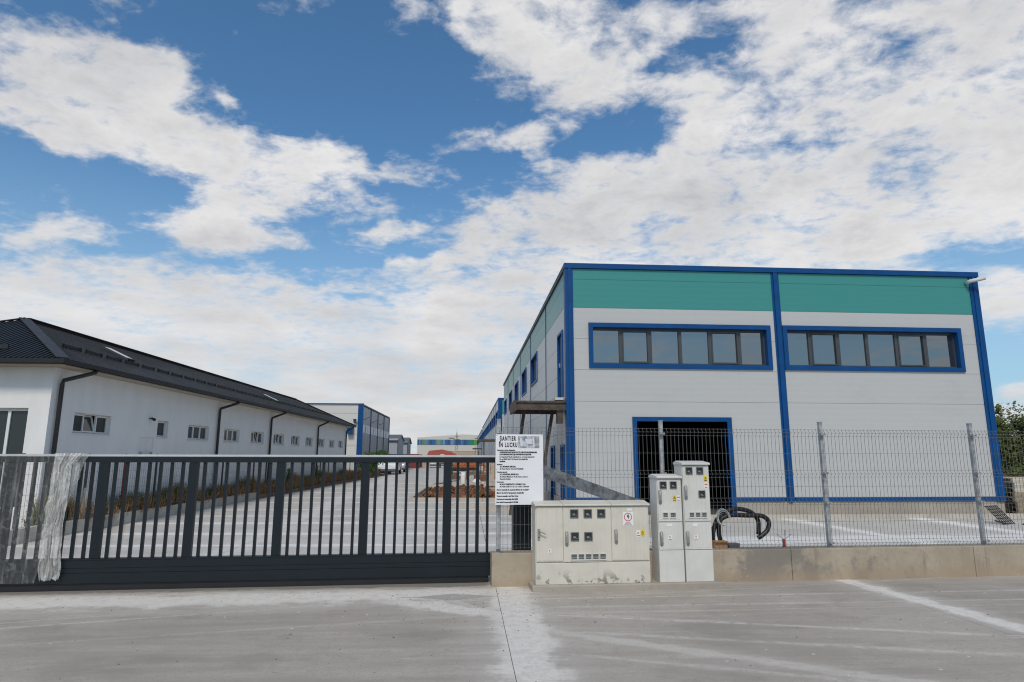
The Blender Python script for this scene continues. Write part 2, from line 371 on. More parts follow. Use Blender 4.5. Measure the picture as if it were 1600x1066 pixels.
# ------------------------------------------------------------------ mesh builder
class MB:
    def __init__(s): s.v = []; s.f = []; s.m = []
    def add(s, vs, fs, m=0):
        o = len(s.v); s.v += [tuple(v) for v in vs]
        for f in fs: s.f.append([i+o for i in f]); s.m.append(m)
        return s
    def box(s, x0, x1, y0, y1, z0, z1, m=0):
        vs = [(x, y, z) for z in (z0, z1) for y in (y0, y1) for x in (x0, x1)]
        return s.add(vs, [(0, 2, 3, 1), (4, 5, 7, 6), (0, 1, 5, 4), (2, 6, 7, 3), (0, 4, 6, 2), (1, 3, 7, 5)], m)
    def beam(s, p, q, w, h, m=0, upv=(0, 0, 1)):
        p, q = Vector(p), Vector(q); d = (q-p).normalized(); u = Vector(upv)
        if abs(d.dot(u)) > .98: u = Vector((0, 1, 0))
        sx = d.cross(u).normalized()*w/2; sy = sx.cross(d).normalized()*h/2
        vs = [e+a*sx+b*sy for e in (p, q) for a, b in ((-1, -1), (1, -1), (1, 1), (-1, 1))]
        return s.add(vs, [(3, 2, 1, 0), (4, 5, 6, 7), (0, 1, 5, 4), (1, 2, 6, 5), (2, 3, 7, 6), (3, 0, 4, 7)], m)
    def tube(s, pts, r, n=8, m=0, closed=False):
        pts = [Vector(p) for p in pts]; rs = r if isinstance(r, (list, tuple)) else [r]*len(pts); vs = []
        prev = None
        for i, p in enumerate(pts):
            d = (pts[min(i+1, len(pts)-1)]-pts[max(i-1, 0)]).normalized()
            u = prev if prev is not None else (Vector((0, 0, 1)) if abs(d.z) < .9 else Vector((1, 0, 0)))
            a = d.cross(u).normalized(); b = a.cross(d).normalized(); prev = b
            vs += [p+rs[i]*(math.cos(2*math.pi*k/n)*a+math.sin(2*math.pi*k/n)*b) for k in range(n)]
        fs = [(i*n+k, i*n+(k+1) % n, (i+1)*n+(k+1) % n, (i+1)*n+k) for i in range(len(pts)-1) for k in range(n)]
        fs += [tuple(range(n-1, -1, -1)), tuple(range((len(pts)-1)*n, len(pts)*n))]
        return s.add(vs, fs, m)
    def prism(s, poly, y0, y1, m=0):      # poly in x,z extruded along y
        n = len(poly); vs = [(x, y0, z) for x, z in poly]+[(x, y1, z) for x, z in poly]
        fs = [tuple(range(n)), tuple(range(2*n-1, n-1, -1))]+[(i, i+n, (i+1) % n+n, (i+1) % n) for i in range(n)]
        return s.add(vs, fs, m)
    def prismx(s, poly, x0, x1, m=0):     # poly in y,z extruded along x
        n = len(poly); vs = [(x0, y, z) for y, z in poly]+[(x1, y, z) for y, z in poly]
        fs = [tuple(range(n-1, -1, -1)), tuple(range(n, 2*n))]+[(i, (i+1) % n, (i+1) % n+n, i+n) for i in range(n)]
        return s.add(vs, fs, m)
    def poly(s, vs, m=0): return s.add(vs, [tuple(range(len(vs)))], m)
    def mesh(s, name, mats, smooth=False):
        me = bpy.data.meshes.new(name); me.from_pydata(s.v, [], s.f)
        for mm in (mats if isinstance(mats, (list, tuple)) else [mats]): me.materials.append(MT[mm] if isinstance(mm, str) else mm)
        me.polygons.foreach_set('material_index', s.m)
        bm = bmesh.new(); bm.from_mesh(me); bmesh.ops.recalc_face_normals(bm, faces=bm.faces) if len(s.f) < 4000 else None; bm.to_mesh(me); bm.free()
        if smooth: me.polygons.foreach_set('use_smooth', [True]*len(me.polygons))
        me.update(); return me
    def build(s, name, mats, parent=None, loc=None, smooth=False, bevel=0, label=None, kind=None):
        return link(name, s.mesh(name, mats, smooth), parent, loc, bevel, label, kind)
def link(name, me, parent=None, loc=None, bevel=0, label=None, kind=None):
    o = bpy.data.objects.new(name, me); COL.objects.link(o)
    if parent is not None: o.parent = parent
    if loc is not None: o.location = loc
    if bevel:
        b = o.modifiers.new('bevel', 'BEVEL'); b.width = bevel; b.segments = 2; b.limit_method = 'ANGLE'
    if label: o['label'] = label
    if kind: o['kind'] = kind
    return o
def box(name, b, mats, parent=None, **k): return MB().box(*b).build(name, mats, parent, **k)
def thing(name, label, cat, loc=(0, 0, 0), rz=0, group=None):
    o = bpy.data.objects.new(name, None); COL.objects.link(o); o.location = loc; o.rotation_euler = (0, 0, rz)
    o.empty_display_size = .3
    return tag(o, label, cat, group)
def tag(o, label, cat, group=None):
    o['label'] = label; o['category'] = cat
    if group: o['group'] = group
    return o
def struct(o): o['kind'] = 'structure'; return o
def empty_struct(name):
    o = bpy.data.objects.new(name, None); COL.objects.link(o); return struct(o)
def cells(x0, x1, z0, z1, holes):
    """rectangle minus rectangular holes as a list of rectangles"""
    xs = sorted({x0, x1, *[min(max(v, x0), x1) for h in holes for v in h[:2]]})
    zs = sorted({z0, z1, *[min(max(v, z0), z1) for h in holes for v in h[2:]]})
    res = []
    for b, t in zip(zs, zs[1:]):
        run = None
        for a, c in zip(xs, xs[1:]):
            mx_, mz_ = (a+c)/2, (b+t)/2
            if any(h[0] < mx_ < h[1] and h[2] < mz_ < h[3] for h in holes):
                if run: res.append((*run, b, t)); run = None
            else: run = (run[0], c) if run else (a, c)
        if run: res.append((*run, b, t))
    return res
def text(body, size, parent, loc, matname, rot=(R(90), 0, 0), sx=1.0, align='LEFT', bold=0, name='lettering'):
    cu = bpy.data.curves.new(name, 'FONT'); cu.body = body; cu.size = size; cu.align_x = align; cu.extrude = .0004; cu.offset = bold; cu.space_character = 1.28 if size > .05 else 1.0
    cu.resolution_u = 3
    cu.materials.append(MT[matname])
    o = bpy.data.objects.new(name, cu); COL.objects.link(o)
    dg = bpy.context.evaluated_depsgraph_get(); me = bpy.data.meshes.new_from_object(o.evaluated_get(dg))
    bpy.data.objects.remove(o); bpy.data.curves.remove(cu); me.name = name
    o = bpy.data.objects.new(name, me); COL.objects.link(o); o.parent = parent; o.location = loc; o.rotation_euler = rot; o.scale = (sx, 1, 1)
    return o

# ------------------------------------------------------------------ ground, road, yard
struct(MB().poly([(-900, -300, -.06), (900, -300, -.06), (900, 1500, -.06), (-900, 1500, -.06)]).build('ground', 'earth'))
road = empty_struct('road')
FY, FA = 8.446, .0495                      # street line of the fence: distance and turn
FC, FS = math.cos(FA), math.sin(FA)
def fp(t, off=0, z=0): return (t*FC-off*FS, FY+t*FS+off*FC, z)
xe = [-30, -20, -11, -5.6, .385, 5.06, 10, 16, 24, 34]
ye = [-14, -6, 1.0, None]
for a, b in zip(xe, xe[1:]):
    for j, (c, d) in enumerate(zip(ye, ye[1:])):
        g = .003
        d0 = d-g if d is not None else FY+a*FS/FC+.32; d1 = d-g if d is not None else FY+b*FS/FC+.32
        m = MB(); vs = [(a+g, c+g), (b-g, c+g), (b-g, d1), (a+g, d0)]
        m.add([(x, y, z) for z in (-.12, 0) for x, y in vs], [(3, 2, 1, 0), (4, 5, 6, 7), (0, 1, 5, 4), (1, 2, 6, 5), (2, 3, 7, 6), (3, 0, 4, 7)])
        m.build('slab', 'road', road)
def grit(name, n, mt, smin, smax):
    m = MB()
    for _ in range(n):
        x, y = random.uniform(-5.5, 8), random.uniform(4.4, 8.5)
        if random.random() < .45: x, y = random.gauss(.2, 1.2), random.gauss(7.6, .6)
        if y > 8.3 or y < 3: continue
        q = smin+(smax-smin)*random.random()**2.5
        p = [(x+q*random.uniform(.6, 1)*math.cos(a), y+q*random.uniform(.6, 1)*math.sin(a), .0005) for a in (0, 1.3, 2.6, 3.8, 5.1)]
        m.add(p+[(x, y, q*random.uniform(.5, .9))], [(i, (i+1) % 5, 5) for i in range(5)])
    return m.build(name, mt, kind='stuff')
grit('grit', 700, 'dark_grit', .003, .011)
grit('plaster_crumbs', 90, 'stickw', .003, .010)
yard = empty_struct('yard')
xe = [-8.9, -4.1, .385, 2.75, 5.06, 8.6, 12.1, 16, 22]
ye = [None, 12.6, 16.4, 20.4, 23.4, 26.3, 29.8, 34, 38, 42, 46, 50, 55, 60, 66, 72, 80, 90, 110]
for i, (a, b) in enumerate(zip(xe, xe[1:])):
    for (c, d) in zip(ye, ye[1:]):
        if a > 2.7 and d > 20.5: continue
        if a > 2.7 and d > 17.5: d = 17.4
        if a > 2.7 and (c or 0) > 17: continue
        g = .005
        c0 = c+g if c is not None else FY+a*FS/FC+.33; c1 = c+g if c is not None else FY+b*FS/FC+.33
        m = MB(); vs = [(a+g, c0), (b-g, c1), (b-g, d-g), (a+g, d-g)]
        m.add([(x, y, z) for z in (-.12, 0) for x, y in vs], [(3, 2, 1, 0), (4, 5, 6, 7), (0, 1, 5, 4), (1, 2, 6, 5), (2, 3, 7, 6), (3, 0, 4, 7)])
        m.build('slab', 'yard', yard)

# ------------------------------------------------------------------ right hand warehouse
XL, YF, WW, LL = 2.734, 17.478, 12.35, 31.15
ZT = 7.06
wh = thing('warehouse', 'large two storey grey warehouse with green top band and blue trim facing the street', 'warehouse', (XL, YF, 0))
PT = .08
BAY = [(.19, 6.035), (6.255, 12.12)]
rows = [(.53, 3.12, 'panel'), (3.12, 4.0, 'panel'), (4.0, 4.88, 'panel'), (4.88, 5.765, 'panel'), (5.765, 6.60, 'green'), (6.60, 6.91, 'green')]
holes = [(.70, 5.83, 4.12, 5.28), (6.33, 11.58, 4.12, 5.28), (1.92, 4.47, .0, 2.58)]
for bx0, bx1 in BAY:
    for z0, z1, mt in rows:
        m = MB()
        cs = cells(bx0+.004, bx1-.004, z0+.003, z1-.003, holes)
        if z0 < .6 and bx0 < 1:                     # the door cuts the lowest panel into cheeks and a head piece
            for c in cs: box('wall_panel', (c[0], c[1], 0, PT, c[2], c[3]), mt, wh)
            continue
        for c in cs: m.box(c[0], c[1], 0, PT, c[2], c[3])
        m.build('wall_panel', mt, wh)
# backing behind panel joints, roof, other walls
m = MB()
for c in cells(.05, WW-.05, 0, 6.9, holes): m.box(c[0], c[1], PT+.006, PT+.10, c[2], c[3])
m.build('wall_core', 'dark', wh)
box('rear_wall', (0.05, WW, LL-.1, LL, 0, 6.9), 'panel', wh)
box('east_wall', (WW-.1, WW-.004, .2, LL-.11, 0, 6.9), 'panel', wh)
box('roof', (.2, WW-.11, .2, LL-.11, 6.7, 6.8), 'greyroof', wh)
box('hall_floor', (.2, WW-.11, .2, LL-.11, -.05, .06), 'floor', wh)
for k in range(4): box('interior_column', (3.0+k*2.2, 3.16+k*2.2, 9, 9.2, .06, 6.6), 'dgrey', wh)
# plinth and base flashing
m = MB()
for c in cells(0.0, WW, -.05, .42, [(1.92, 4.47, -.1, 1)]): m.box(c[0], c[1], .004, PT+.11, c[2], c[3])
m.build('plinth', 'plinth', wh)
for x0, x1 in ((.19, 1.79), (4.6, 6.0), (6.29, 12.12)): box('base_flashing', (x0, x1, -.03, PT, .42, .53), 'blue', wh)
# blue corner and middle posts (hat profile: proud centre, lower flanges)
def hat(x0, x1, z0, z1):
    w = x1-x0; return MB().box(x0, x0+w*.25, -.012, .02, z0, z1).box(x0+w*.25, x1-w*.25, -.05, .02, z0, z1).box(x1-w*.25, x1, -.012, .02, z0, z1)
hat(6.03, 6.26, .40, 6.91).build('centre_trim', 'blue', wh)
MB().box(-.03, .20, -.03, .02, .10, 6.91).box(-.03, 0, .02, .22, .10, 6.91).box(.06, .13, -.055, -.03, .10, 6.91).build('corner_trim', 'blue', wh)
MB().box(WW-.24, WW+.03, -.03, .02, .40, 6.91).box(WW+.0, WW+.03, .02, .22, .40, 6.91).box(WW-.15, WW-.07, -.055, -.03, .40, 6.91).build('corner_trim', 'blue', wh)
MB().box(-.05, WW+.05, -.06, .16, 6.915, 7.06).build('parapet_cap', 'blue', wh)
MB().box(-.05, .16, .16, LL, 6.90, 7.05).build('parapet_cap', 'roofcap', wh)
MB().tube([(12.0, -.05, 6.72), (12.02, -.18, 6.74), (12.36, -.34, 6.80)], .055, 10).build('roof_spout', 'cord', wh, smooth=True)

def ribbon(x0, x1, z0, z1, divs, sashes, nm='window'):
    f = .125
    m = MB()
    for c in cells(x0, x1, z0, z1, [(x0+f, x1-f, z0+f, z1-f)]): m.box(c[0], c[1], -.045, .03, c[2], c[3])
    # reveal lining
    ix0, ix1, iz0, iz1 = x0+f, x1-f, z0+f, z1-f
    m.box(ix0-.02, ix0, .03, .22, iz0, iz1).box(ix1, ix1+.02, .03, .22, iz0, iz1).box(ix0, ix1, .03, .22, iz1, iz1+.02).box(ix0, ix1, .03, .22, iz0-.02, iz0)
    w = m.build(nm, 'blue', wh)
    fr = MB(); d = .13
    fr.box(ix0, ix1, d, d+.06, iz0, iz0+.05).box(ix0, ix1, d, d+.06, iz1-.06, iz1)
    e = [ix0+.0]+divs+[ix1]
    for i, dv in enumerate(divs): fr.box(dv-.046, dv+.046, d-.004, d+.055, iz0+.05, iz1-.06)
    fr.box(ix0, ix0+.03, d-.002, d+.05, iz0+.05, iz1-.06).box(ix1-.03, ix1, d-.002, d+.05, iz0+.05, iz1-.06)
    fr.build('frame', 'dgrey', w)
    for i, (a, b) in enumerate(zip(e, e[1:])):
        a += .03 if i == 0 else .046; b -= .03 if i == len(e)-2 else .046
        if i in sashes:
            s = MB()
            for c in cells(a, b, iz0+.05, iz1-.06, [(a+.036, b-.036, iz0+.09, iz1-.095)]): s.box(c[0], c[1], d-.02, d+.03, c[2], c[3])
            s.build('sash', 'dgrey', w); a += .036; b -= .036; q0, q1 = iz0+.09, iz1-.095
        else: q0, q1 = iz0+.05, iz1-.06
        tw = random.uniform(-.006, .006)
        pn = MB().box(-(b-a)/2-.01, (b-a)/2+.01, -.003, .003, -(q1-q0)/2-.01, (q1-q0)/2+.01).build('pane', 'glass', w, loc=((a+b)/2, d+.04, (q0+q1)/2))
        pn.rotation_euler = (random.uniform(-.006, .006), 0, random.uniform(-.006, .006))
    return w
ribbon(.625, 5.90, 4.05, 5.335, [1.57, 2.42, 3.29, 4.16, 5.03], (1, 4))
ribbon(6.26, 11.655, 4.05, 5.345, [7.13, 7.98, 8.85, 9.75, 10.645], (1, 4))
m = MB(); m.box(1.80, 1.92, -.045, .22, .0, 2.70).box(4.47, 4.60, -.045, .22, .0, 2.70).box(1.92, 4.47, -.045, .22, 2.58, 2.70)
m.build('door_frame', 'blue', wh)

# west side wall of a warehouse: vertical trim every bay, panel rows, windows
def side_wall(parent, joints, rows, wins, top, holes=(), doorset=True):
    for y0, y1 in zip(joints, joints[1:]):
        for z0, z1, mt in rows:
            m = MB()
            cs = cells(y0+.04, y1-.04, z0+.005, z1-.005, list(holes)+[(w[0]+.02, w[1]-.02, w[2]+.02, w[3]-.02) for w in wins])
            if len({c[2] for c in cs}) == 1:            # cut through from top to bottom: separate pieces
                for c in cs: box('wall_panel', (.0, .08, c[0], c[1], c[2], c[3]), mt, parent)
                continue
            for c in cs: m.box(.0, .08, c[0], c[1], c[2], c[3])
            m.build('wall_panel', mt, parent)
    for y in joints[1:-1]: box('joint_trim', (-.02, .06, y-.045, y+.045, rows[0][0], top), 'navy', parent)
    m = MB()
    for c in cells(joints[0], joints[-1], 0, top, [(w[0]+.02, w[1]-.02, w[2]+.02, w[3]-.02) for w in wins]): m.box(.085, .15, c[0], c[1], c[2], c[3])
    m.build('wall_core', 'dark', parent)
    for (a, b, z0, z1) in wins:
        m = MB(); f = .07
        for c in cells(a, b, z0, z1, [(a+f, b-f, z0+f, z1-f)]): m.box(-.04, .12, c[0], c[1], c[2], c[3])
        w = m.build('window', 'blue', parent)
        q = MB(); n = max(2, round((b-a)/.85))
        for i in range(1, n):
            yv = a+f+(b-a-2*f)*i/n; q.box(.055, .10, yv-.035, yv+.035, z0+f, z1-f)
        q.build('frame', 'dgrey', w)
        for i in range(n):
            u0 = a+f+(b-a-2*f)*i/n+.035; u1 = a+f+(b-a-2*f)*(i+1)/n-.035
            box('pane', (.075, .083, u0, u1, z0+f, z1-f), 'glass', w)
srows = [(.47, 1.4, 'panel'), (1.4, 2.25, 'panel'), (2.25, 3.12, 'panel'), (3.12, 4.0, 'panel'), (4.0, 4.88, 'panel'), (4.88, 5.85, 'panel'), (5.85, 6.5, 'green'), (6.5, 6.9, 'green')]
side_wall(wh, [.2, 4.7, 10.25, 15.75, 21.0, 25.9, 31.0], srows,
          [(7.5, 9.9, 4.55, 5.75), (12.2, 14.6, 4.55, 5.75), (17.0, 19.5, 4.55, 5.7), (21.9, 24.6, 4.55, 5.7), (27.4, 30.0, 4.6, 5.65)], 6.9,
          holes=[(.62, 1.64, 3.3, 5.25), (.52, 1.22, .0, 1.95), (2.6, 3.4, .0, 1.95)])
m = MB()
for c in cells(.2, 31.0, -.05, .46, [(.52, 1.22, -.1, .5), (2.6, 3.4, -.1, .5)]): m.box(-.05, .08, c[0], c[1], c[2], c[3])
m.build('plinth', 'plinth', wh)
def sdoor(y0, y1, z0, z1, nm):
    d = box(nm, (.03, .07, y0+.07, y1-.07, z0, z1-.07), 'blue', wh)
    m = MB()
    for c in cells(y0, y1, z0, z1, [(y0+.07, y1-.07, z0-.1, z1-.07)]): m.box(-.04, .079, c[0], c[1], c[2], c[3])
    m.build('door_frame', 'blue', d)
    MB().box(-.01, .03, y1-.20, y1-.17, z0+.95, z0+1.08).build('handle', 'metal', d)
sdoor(.62, 1.64, 3.3, 5.25, 'door'); sdoor(.52, 1.22, 0, 1.95, 'door'); sdoor(2.6, 3.4, 0, 1.95, 'door')
# entrance platform of steel channel with leaning props
m = MB()
m.box(-1.40, -.02, .10, .16, 2.88, 3.13).box(-1.40, -.02, .05, .10, 3.08, 3.13).box(-1.40, -.02, .05, .10, 2.88, 2.92)
m.box(-1.46, -1.40, .05, 1.9, 2.86, 3.14).box(-1.40, -.02, 1.84, 1.9, 2.88, 3.13).box(-1.38, -.02, .165, 1.83, 3.0, 3.08)
pf = m.build('landing', 'steel', wh)
MB().beam((-1.12, .85, 2.9), (-1.50, .95, .0), .09, .09).build('prop', 'steel', pf)
MB().beam((-.30, .85, 2.9), (-.80, .75, .0), .09, .09).build('prop', 'steel', pf)
box('bracket', (-.26, -.1, .12, .4, 2.52, 2.87), 'steel', pf)
box('door_sill', (-.26, -.02, .55, 1.72, 3.2, 3.27), 'cord', wh)

# kerbed strip along the warehouse front
kb = empty_struct('pavement')
for k in range(12):
    box('kerb', (XL+.6+k*1.15, XL+.6+k*1.15+1.142, YF-.40, YF-.28, -.05, .10), 'kerb', kb)
box('strip', (XL+.6, XL+14.4, YF-.275, YF+.002, -.05, .085), 'plinth', kb)

# ------------------------------------------------------------------ further warehouses on the right
def far_side_hall(loc, length, z, label, n):
    w = thing('warehouse', label, 'warehouse', loc)
    j = [.2+(length-.2)*i/n for i in range(n+1)]
    side_wall(w, j, [(.3, 3.1, 'panel'), (3.1, 4.9, 'panel'), (4.9, z-1.0, 'panel'), (z-1.0, z-.15, 'panel')],
              [(a+.9, b-.9, 4.55, 5.7) for a, b in zip(j, j[1:])], z-.15)
    for z0, z1, mt in ((.3, 3.1, 'panel'), (3.1, 4.0, 'panel'), (4.0, z-1.45, 'panel'), (z-1.45, z-.15, 'green')): box('wall_panel', (.3, 12, 0, .08, z0, z1-.01), mt, w)
    box('corner_trim', (-.03, .32, -.05, .22, .2, z), 'blue', w)
    box('parapet_cap', (-.04, .15, .22, length, z-.15, z), 'navy', w)
    box('parapet_cap', (.32, 12, -.05, .15, z-.15, z), 'blue', w)
    box('roof', (.15, 12, .15, length, z-.5, z-.4), 'greyroof', w)
    box('rear_wall', (.0, 12, length+.005, length+.1, 0, z-.2), 'panel', w)
    m = MB(); m.box(-1.7, -.01, 2, 2.12, 2.9, 3.15).box(-1.25, -1.15, 2.3, 2.4, 0, 3.4).box(-1.7, -1.64, 2.12, 4, 2.9, 3.15)
    m.build('landing', 'steel', w)
far_side_hall((XL, 56.9, 0), 60, 6.75, 'second grey warehouse behind the green topped one, long row of blue windows', 11)
far_side_hall((XL, 121.2, 0), 60, 6.6, 'third warehouse farthest back on the right, mostly hidden by the second', 10)

# ------------------------------------------------------------------ left white building
BX, BY, BA = -8.857, 14.263, .0302
of = thing('long_building', 'long low white rendered building with dark hipped metal roof', 'building', (BX, BY, 0), -BA)
WL, OW = 29.0, 5.52
wins = [(.86, 2.29), (6.47, 7.97), (9.24, 10.66), (11.88, 13.34), (14.58, 16.03), (17.14, 18.52), (19.6, 20.95), (22.15, 23.48), (24.57, 25.9), (26.97, 28.2)]
ZS, ZH = 2.115, 2.575
hl = [(a, b, ZS, ZH) for a, b in wins]+[(4.57, 5.18, 2.13, 2.6), (3.68, 4.42, 1.70, 2.11)]
m = MB()
for c in cells(.26, WL, -.1, 3.56, hl): m.box(-.25, 0, c[0], c[1], c[2], c[3])
for c in cells(-OW, 0, -.1, 3.56, [(-2.7, -.43, .5, 2.61)]): m.box(c[0], c[1], 0, .25, c[2], c[3])
m.box(-OW, -OW+.25, .26, WL-.25, -.1, 3.55).box(-OW, 0, WL, WL+.25, -.1, 3.55)
m.build('wall', 'render', of)
box('ceiling', (-OW+.26, -.26, .26, WL-.1, 3.35, 3.45), 'white', of)
box('floor', (-OW+.26, -.26, .26, WL-.1, 0, .1), 'floor', of)
def left_window(a, b, z0, z1, tilt, n=3):
    w = MB()
    for c in cells(a, b, z0, z1, [(a+.022, b-.022, z0+.022, z1-.022)]): w.box(-.14, -.09, c[0], c[1], c[2], c[3])
    wo = w.build('window', 'white', of)
    box('sill', (-.09, .03, a-.03, b+.03, z0-.022, z0-.002), 'white', wo)
    st = (b-a-.044)/n
    for i in range(n):
        y0 = a+.022+st*i+.002; y1 = y0+st-.004
        m = MB()
        for c in cells(y0, y1, z0+.024, z1-.024, [(y0+.032, y1-.032, z0+.056, z1-.056)]): m.box(-.12, -.075, c[0], c[1], c[2], c[3])
        s = m.build('sash', 'white', wo)
        # glazing belongs to the window so that it stays the second level below the building
        g = box('pane', (-.106, -.10, y0+.032, y1-.032, z0+.056, z1-.056), 'dkglass', wo)
        if i == tilt:
            for o in (s, g):
                M = Matrix.Translation((-.12, 0, z0+.024)) @ Matrix.Rotation(-R(14), 4, 'Y') @ Matrix.Translation((.12, 0, -z0-.024))
                o.matrix_local = M
for i, (a, b) in enumerate(wins): left_window(a, b, ZS, ZH, (1, -1, -1, 1, 1, 1, 1, 1, -1, 1)[i])
left_window(4.57, 5.18, 2.13, 2.6, -1, 1)
hb = box('hatch', (-.16, -.02, 3.68, 4.42, 1.70, 2.11), 'white', of)
m = MB()
for k in range(2): m.box(.05, .06, 3.75, 4.3, 1.66+k*.05, 1.668+k*.05)
m.box(-.019, .06, 3.735, 3.75, 1.62, 1.72).box(-.019, .06, 4.3, 4.315, 1.62, 1.72)
m.build('grille', 'galv', hb)
MB().tube([(0, 4.08, 2.62), (.08, 4.08, 2.63)], .015, 8).tube([(.08, 4.05, 2.63), (.12, 4.15, 2.59)], [.03, .045], 10).build('wall_lamp', 'black', of)
# front window
w = MB()
for c in cells(-2.7, -.43, .5, 2.61, [(-2.64, -1.7, .56, 2.55), (-1.62, -.9, .56, 2.55), (-.84, -.49, .56, 2.55)]): w.box(c[0], c[1], .09, .15, c[2], c[3])
fwn = w.build('window', 'white', of)
for a, b in ((-2.64, -1.7), (-1.62, -.9), (-.84, -.49)): box('pane', (a, b, .115, .125, .56, 2.55), 'dkglass', fwn)
# hipped roof: local x outwards (+ towards the yard), y along the building
OV, EZ = .42, 3.60
half = (OW+2*OV)/2; RZ = 5.10
tan = (RZ-EZ)/half
xr = OV-half
y0r, y1r = -OV, WL+.25+OV
def rz_side(x): return EZ+(OV-x)*tan
roof = MB()
A = (OV, y0r, EZ); B = (OV, y1r, EZ); Cc = (-OW-OV, y0r, EZ); Dd = (-OW-OV, y1r, EZ); E1 = (xr, y0r+half, RZ); E2 = (xr, y1r-half, RZ)
roof.poly([A, B, E2, E1]).poly([Cc, A, E1]).poly([Dd, Cc, E1, E2]).poly([B, Dd, E2])
rf = roof.build('roof', 'roof', of)
m = MB(); yv = y0r+.1
while yv < y1r-.05:
    run = min(half, yv-y0r, y1r-yv)-.06
    if run > .15: m.beam((OV+.01, yv, EZ+.012), (OV-run, yv, EZ+run*tan+.008), .035, .012)
    yv += .2
m.build('roof_ribs', 'roof', rf, kind='stuff')
m = MB(); xv = OV-.1
while xv > -OW-OV+.05:
    run = min(half, OV-xv, xv+OW+OV)-.06
    if run > .15: m.beam((xv, y0r-.01, EZ+.012), (xv, y0r+run, EZ+run*tan+.012), .045, .03)
    xv -= .115
m.build('roof_ribs', 'roof', rf, kind='stuff')
def cap(p, q, w, nm): MB().beam(Vector(p)+Vector((0, 0, .03)), Vector(q)+Vector((0, 0, .03)), w, .02).build(nm, 'roofcap', rf)
cap(A, E1, .23, 'hip_cap'); cap(Cc, E1, .23, 'hip_cap'); cap(E1, E2, .3, 'ridge_cap'); cap(B, E2, .3, 'hip_cap')
for sgn in (0,):
    k = 0; yv = 1.15
    while yv < WL-1:
        m = MB(); L = .72; x = -.66; z = rz_side(x)+.05
        m.box(x-.015, x+.015, yv, yv+L, z-.03, z+.035)
        for q in (.05, L-.05): m.box(x-.03, x+.03, yv+q-.01, yv+q+.01, z-.06, z+.05)
        m.build('snow_guard', 'gutter', of); yv += .88
m = MB(); zz = EZ+(.55)*tan+.06
m.box(-4.6, -1.12, .53-OV+.0, .56-OV, zz-.02, zz+.08).build('snow_guard', 'black', of)
def skylight(yc, x):
    z = rz_side(x); d = Vector((1, 0, -tan)).normalized(); nrm = Vector((tan, 0, 1)).normalized()
    p = Vector((x, yc, z)); q = MB()
    q.beam(p-d*.42+nrm*.05, p+d*.42+nrm*.05, .36, .06, upv=nrm)
    s = q.build('skylight', 'roofcap', of)
    MB().beam(p-d*.36+nrm*.085, p+d*.36+nrm*.085, .27, .012, upv=nrm).build('pane', MTL['sky_pane'], s)
MTL = {'sky_pane': mat('skylight_glass', (.5, .52, .54), .12, ior=2.2)}
skylight(4.7, -1.40); skylight(16.8, -1.0)
# eaves: soffit, gutters, downpipes
m = MB().box(0.002, OV-.03, y0r+.03, y1r-.03, 3.485, 3.505).box(-OW-OV+.03, .0, y0r+.03, -.002, 3.485, 3.505)
m.build('soffit', 'soffit', of)
m = MB().box(OV-.03, OV+.09, y0r-.09, y1r, 3.515, 3.605); m.build('gutter', 'gutter', of)
m = MB().box(-OW-OV, OV-.035, y0r-.09, y0r+.03, 3.515, 3.605); m.build('gutter', 'gutter', of)
for s, e in ((.20, .75), (8.55, 9.2), (13.95, 14.6), (21.7, 22.3), (28.8, 29.2)):
    MB().tube([(OV+.03, e, 3.53), (OV+.0, e, 3.46), (.09, s, 3.22), (.075, s, 3.12), (.075, s, .05)], .045, 8).build('downpipe', 'black', of, smooth=True)

# strip of soil with kerb wall, weeds and mesh fence in front of the white building
strip = box('soil_strip', (.05, .60, .2, 46, -.1, .16), 'soil'); struct(strip)
strip.location = (BX, BY, 0); strip.rotation_euler = (0, 0, -BA)
kw = thing('kerb_wall', 'low concrete kerb wall along the weedy strip by the white building', 'kerb wall', (BX, BY, 0), -BA)
for k in range(12):
    y0 = -4.6+k*1.34
    box('kerb_block', (.47, .62, y0+.004, y0+1.336, -.04, .27+random.uniform(-.006, .006)), 'kerb', kw)
mf = thing('mesh_fence', 'low wire mesh fence with red and dark posts before the white building', 'fence', (BX, BY, 0), -BA)
posts = [-1.1, .95, 2.47, 4.0, 5.52, 7.0, 8.45, 9.93, 11.4, 12.8, 14.34, 16.2, 18.03, 19.64, 21.4, 23.2, 25, 27, 29, 31]
pm = {k: MB().box(-.022, .022, -.022, .022, 0, 1.56).mesh('post', k) for k in ('redpost', 'dpost')}
for i, y in enumerate(posts): link('post', pm['redpost' if y in (2.47, 5.52, 7.0, 9.93) else 'dpost'], mf, (.36, y, .1))
for a, b in zip(posts, posts[1:]):
    m = MB(); y = a+.05
    while y < b: m.box(.330, .334, y-.002, y+.002, .2, 1.55); y += .10
    for z in (.25, .45, .65, .85, 1.05, 1.25, 1.45, 1.52): m.box(.326, .330, a, b, z-.002, z+.002)
    m.build('mesh_panel', 'wire', mf, kind='stuff')
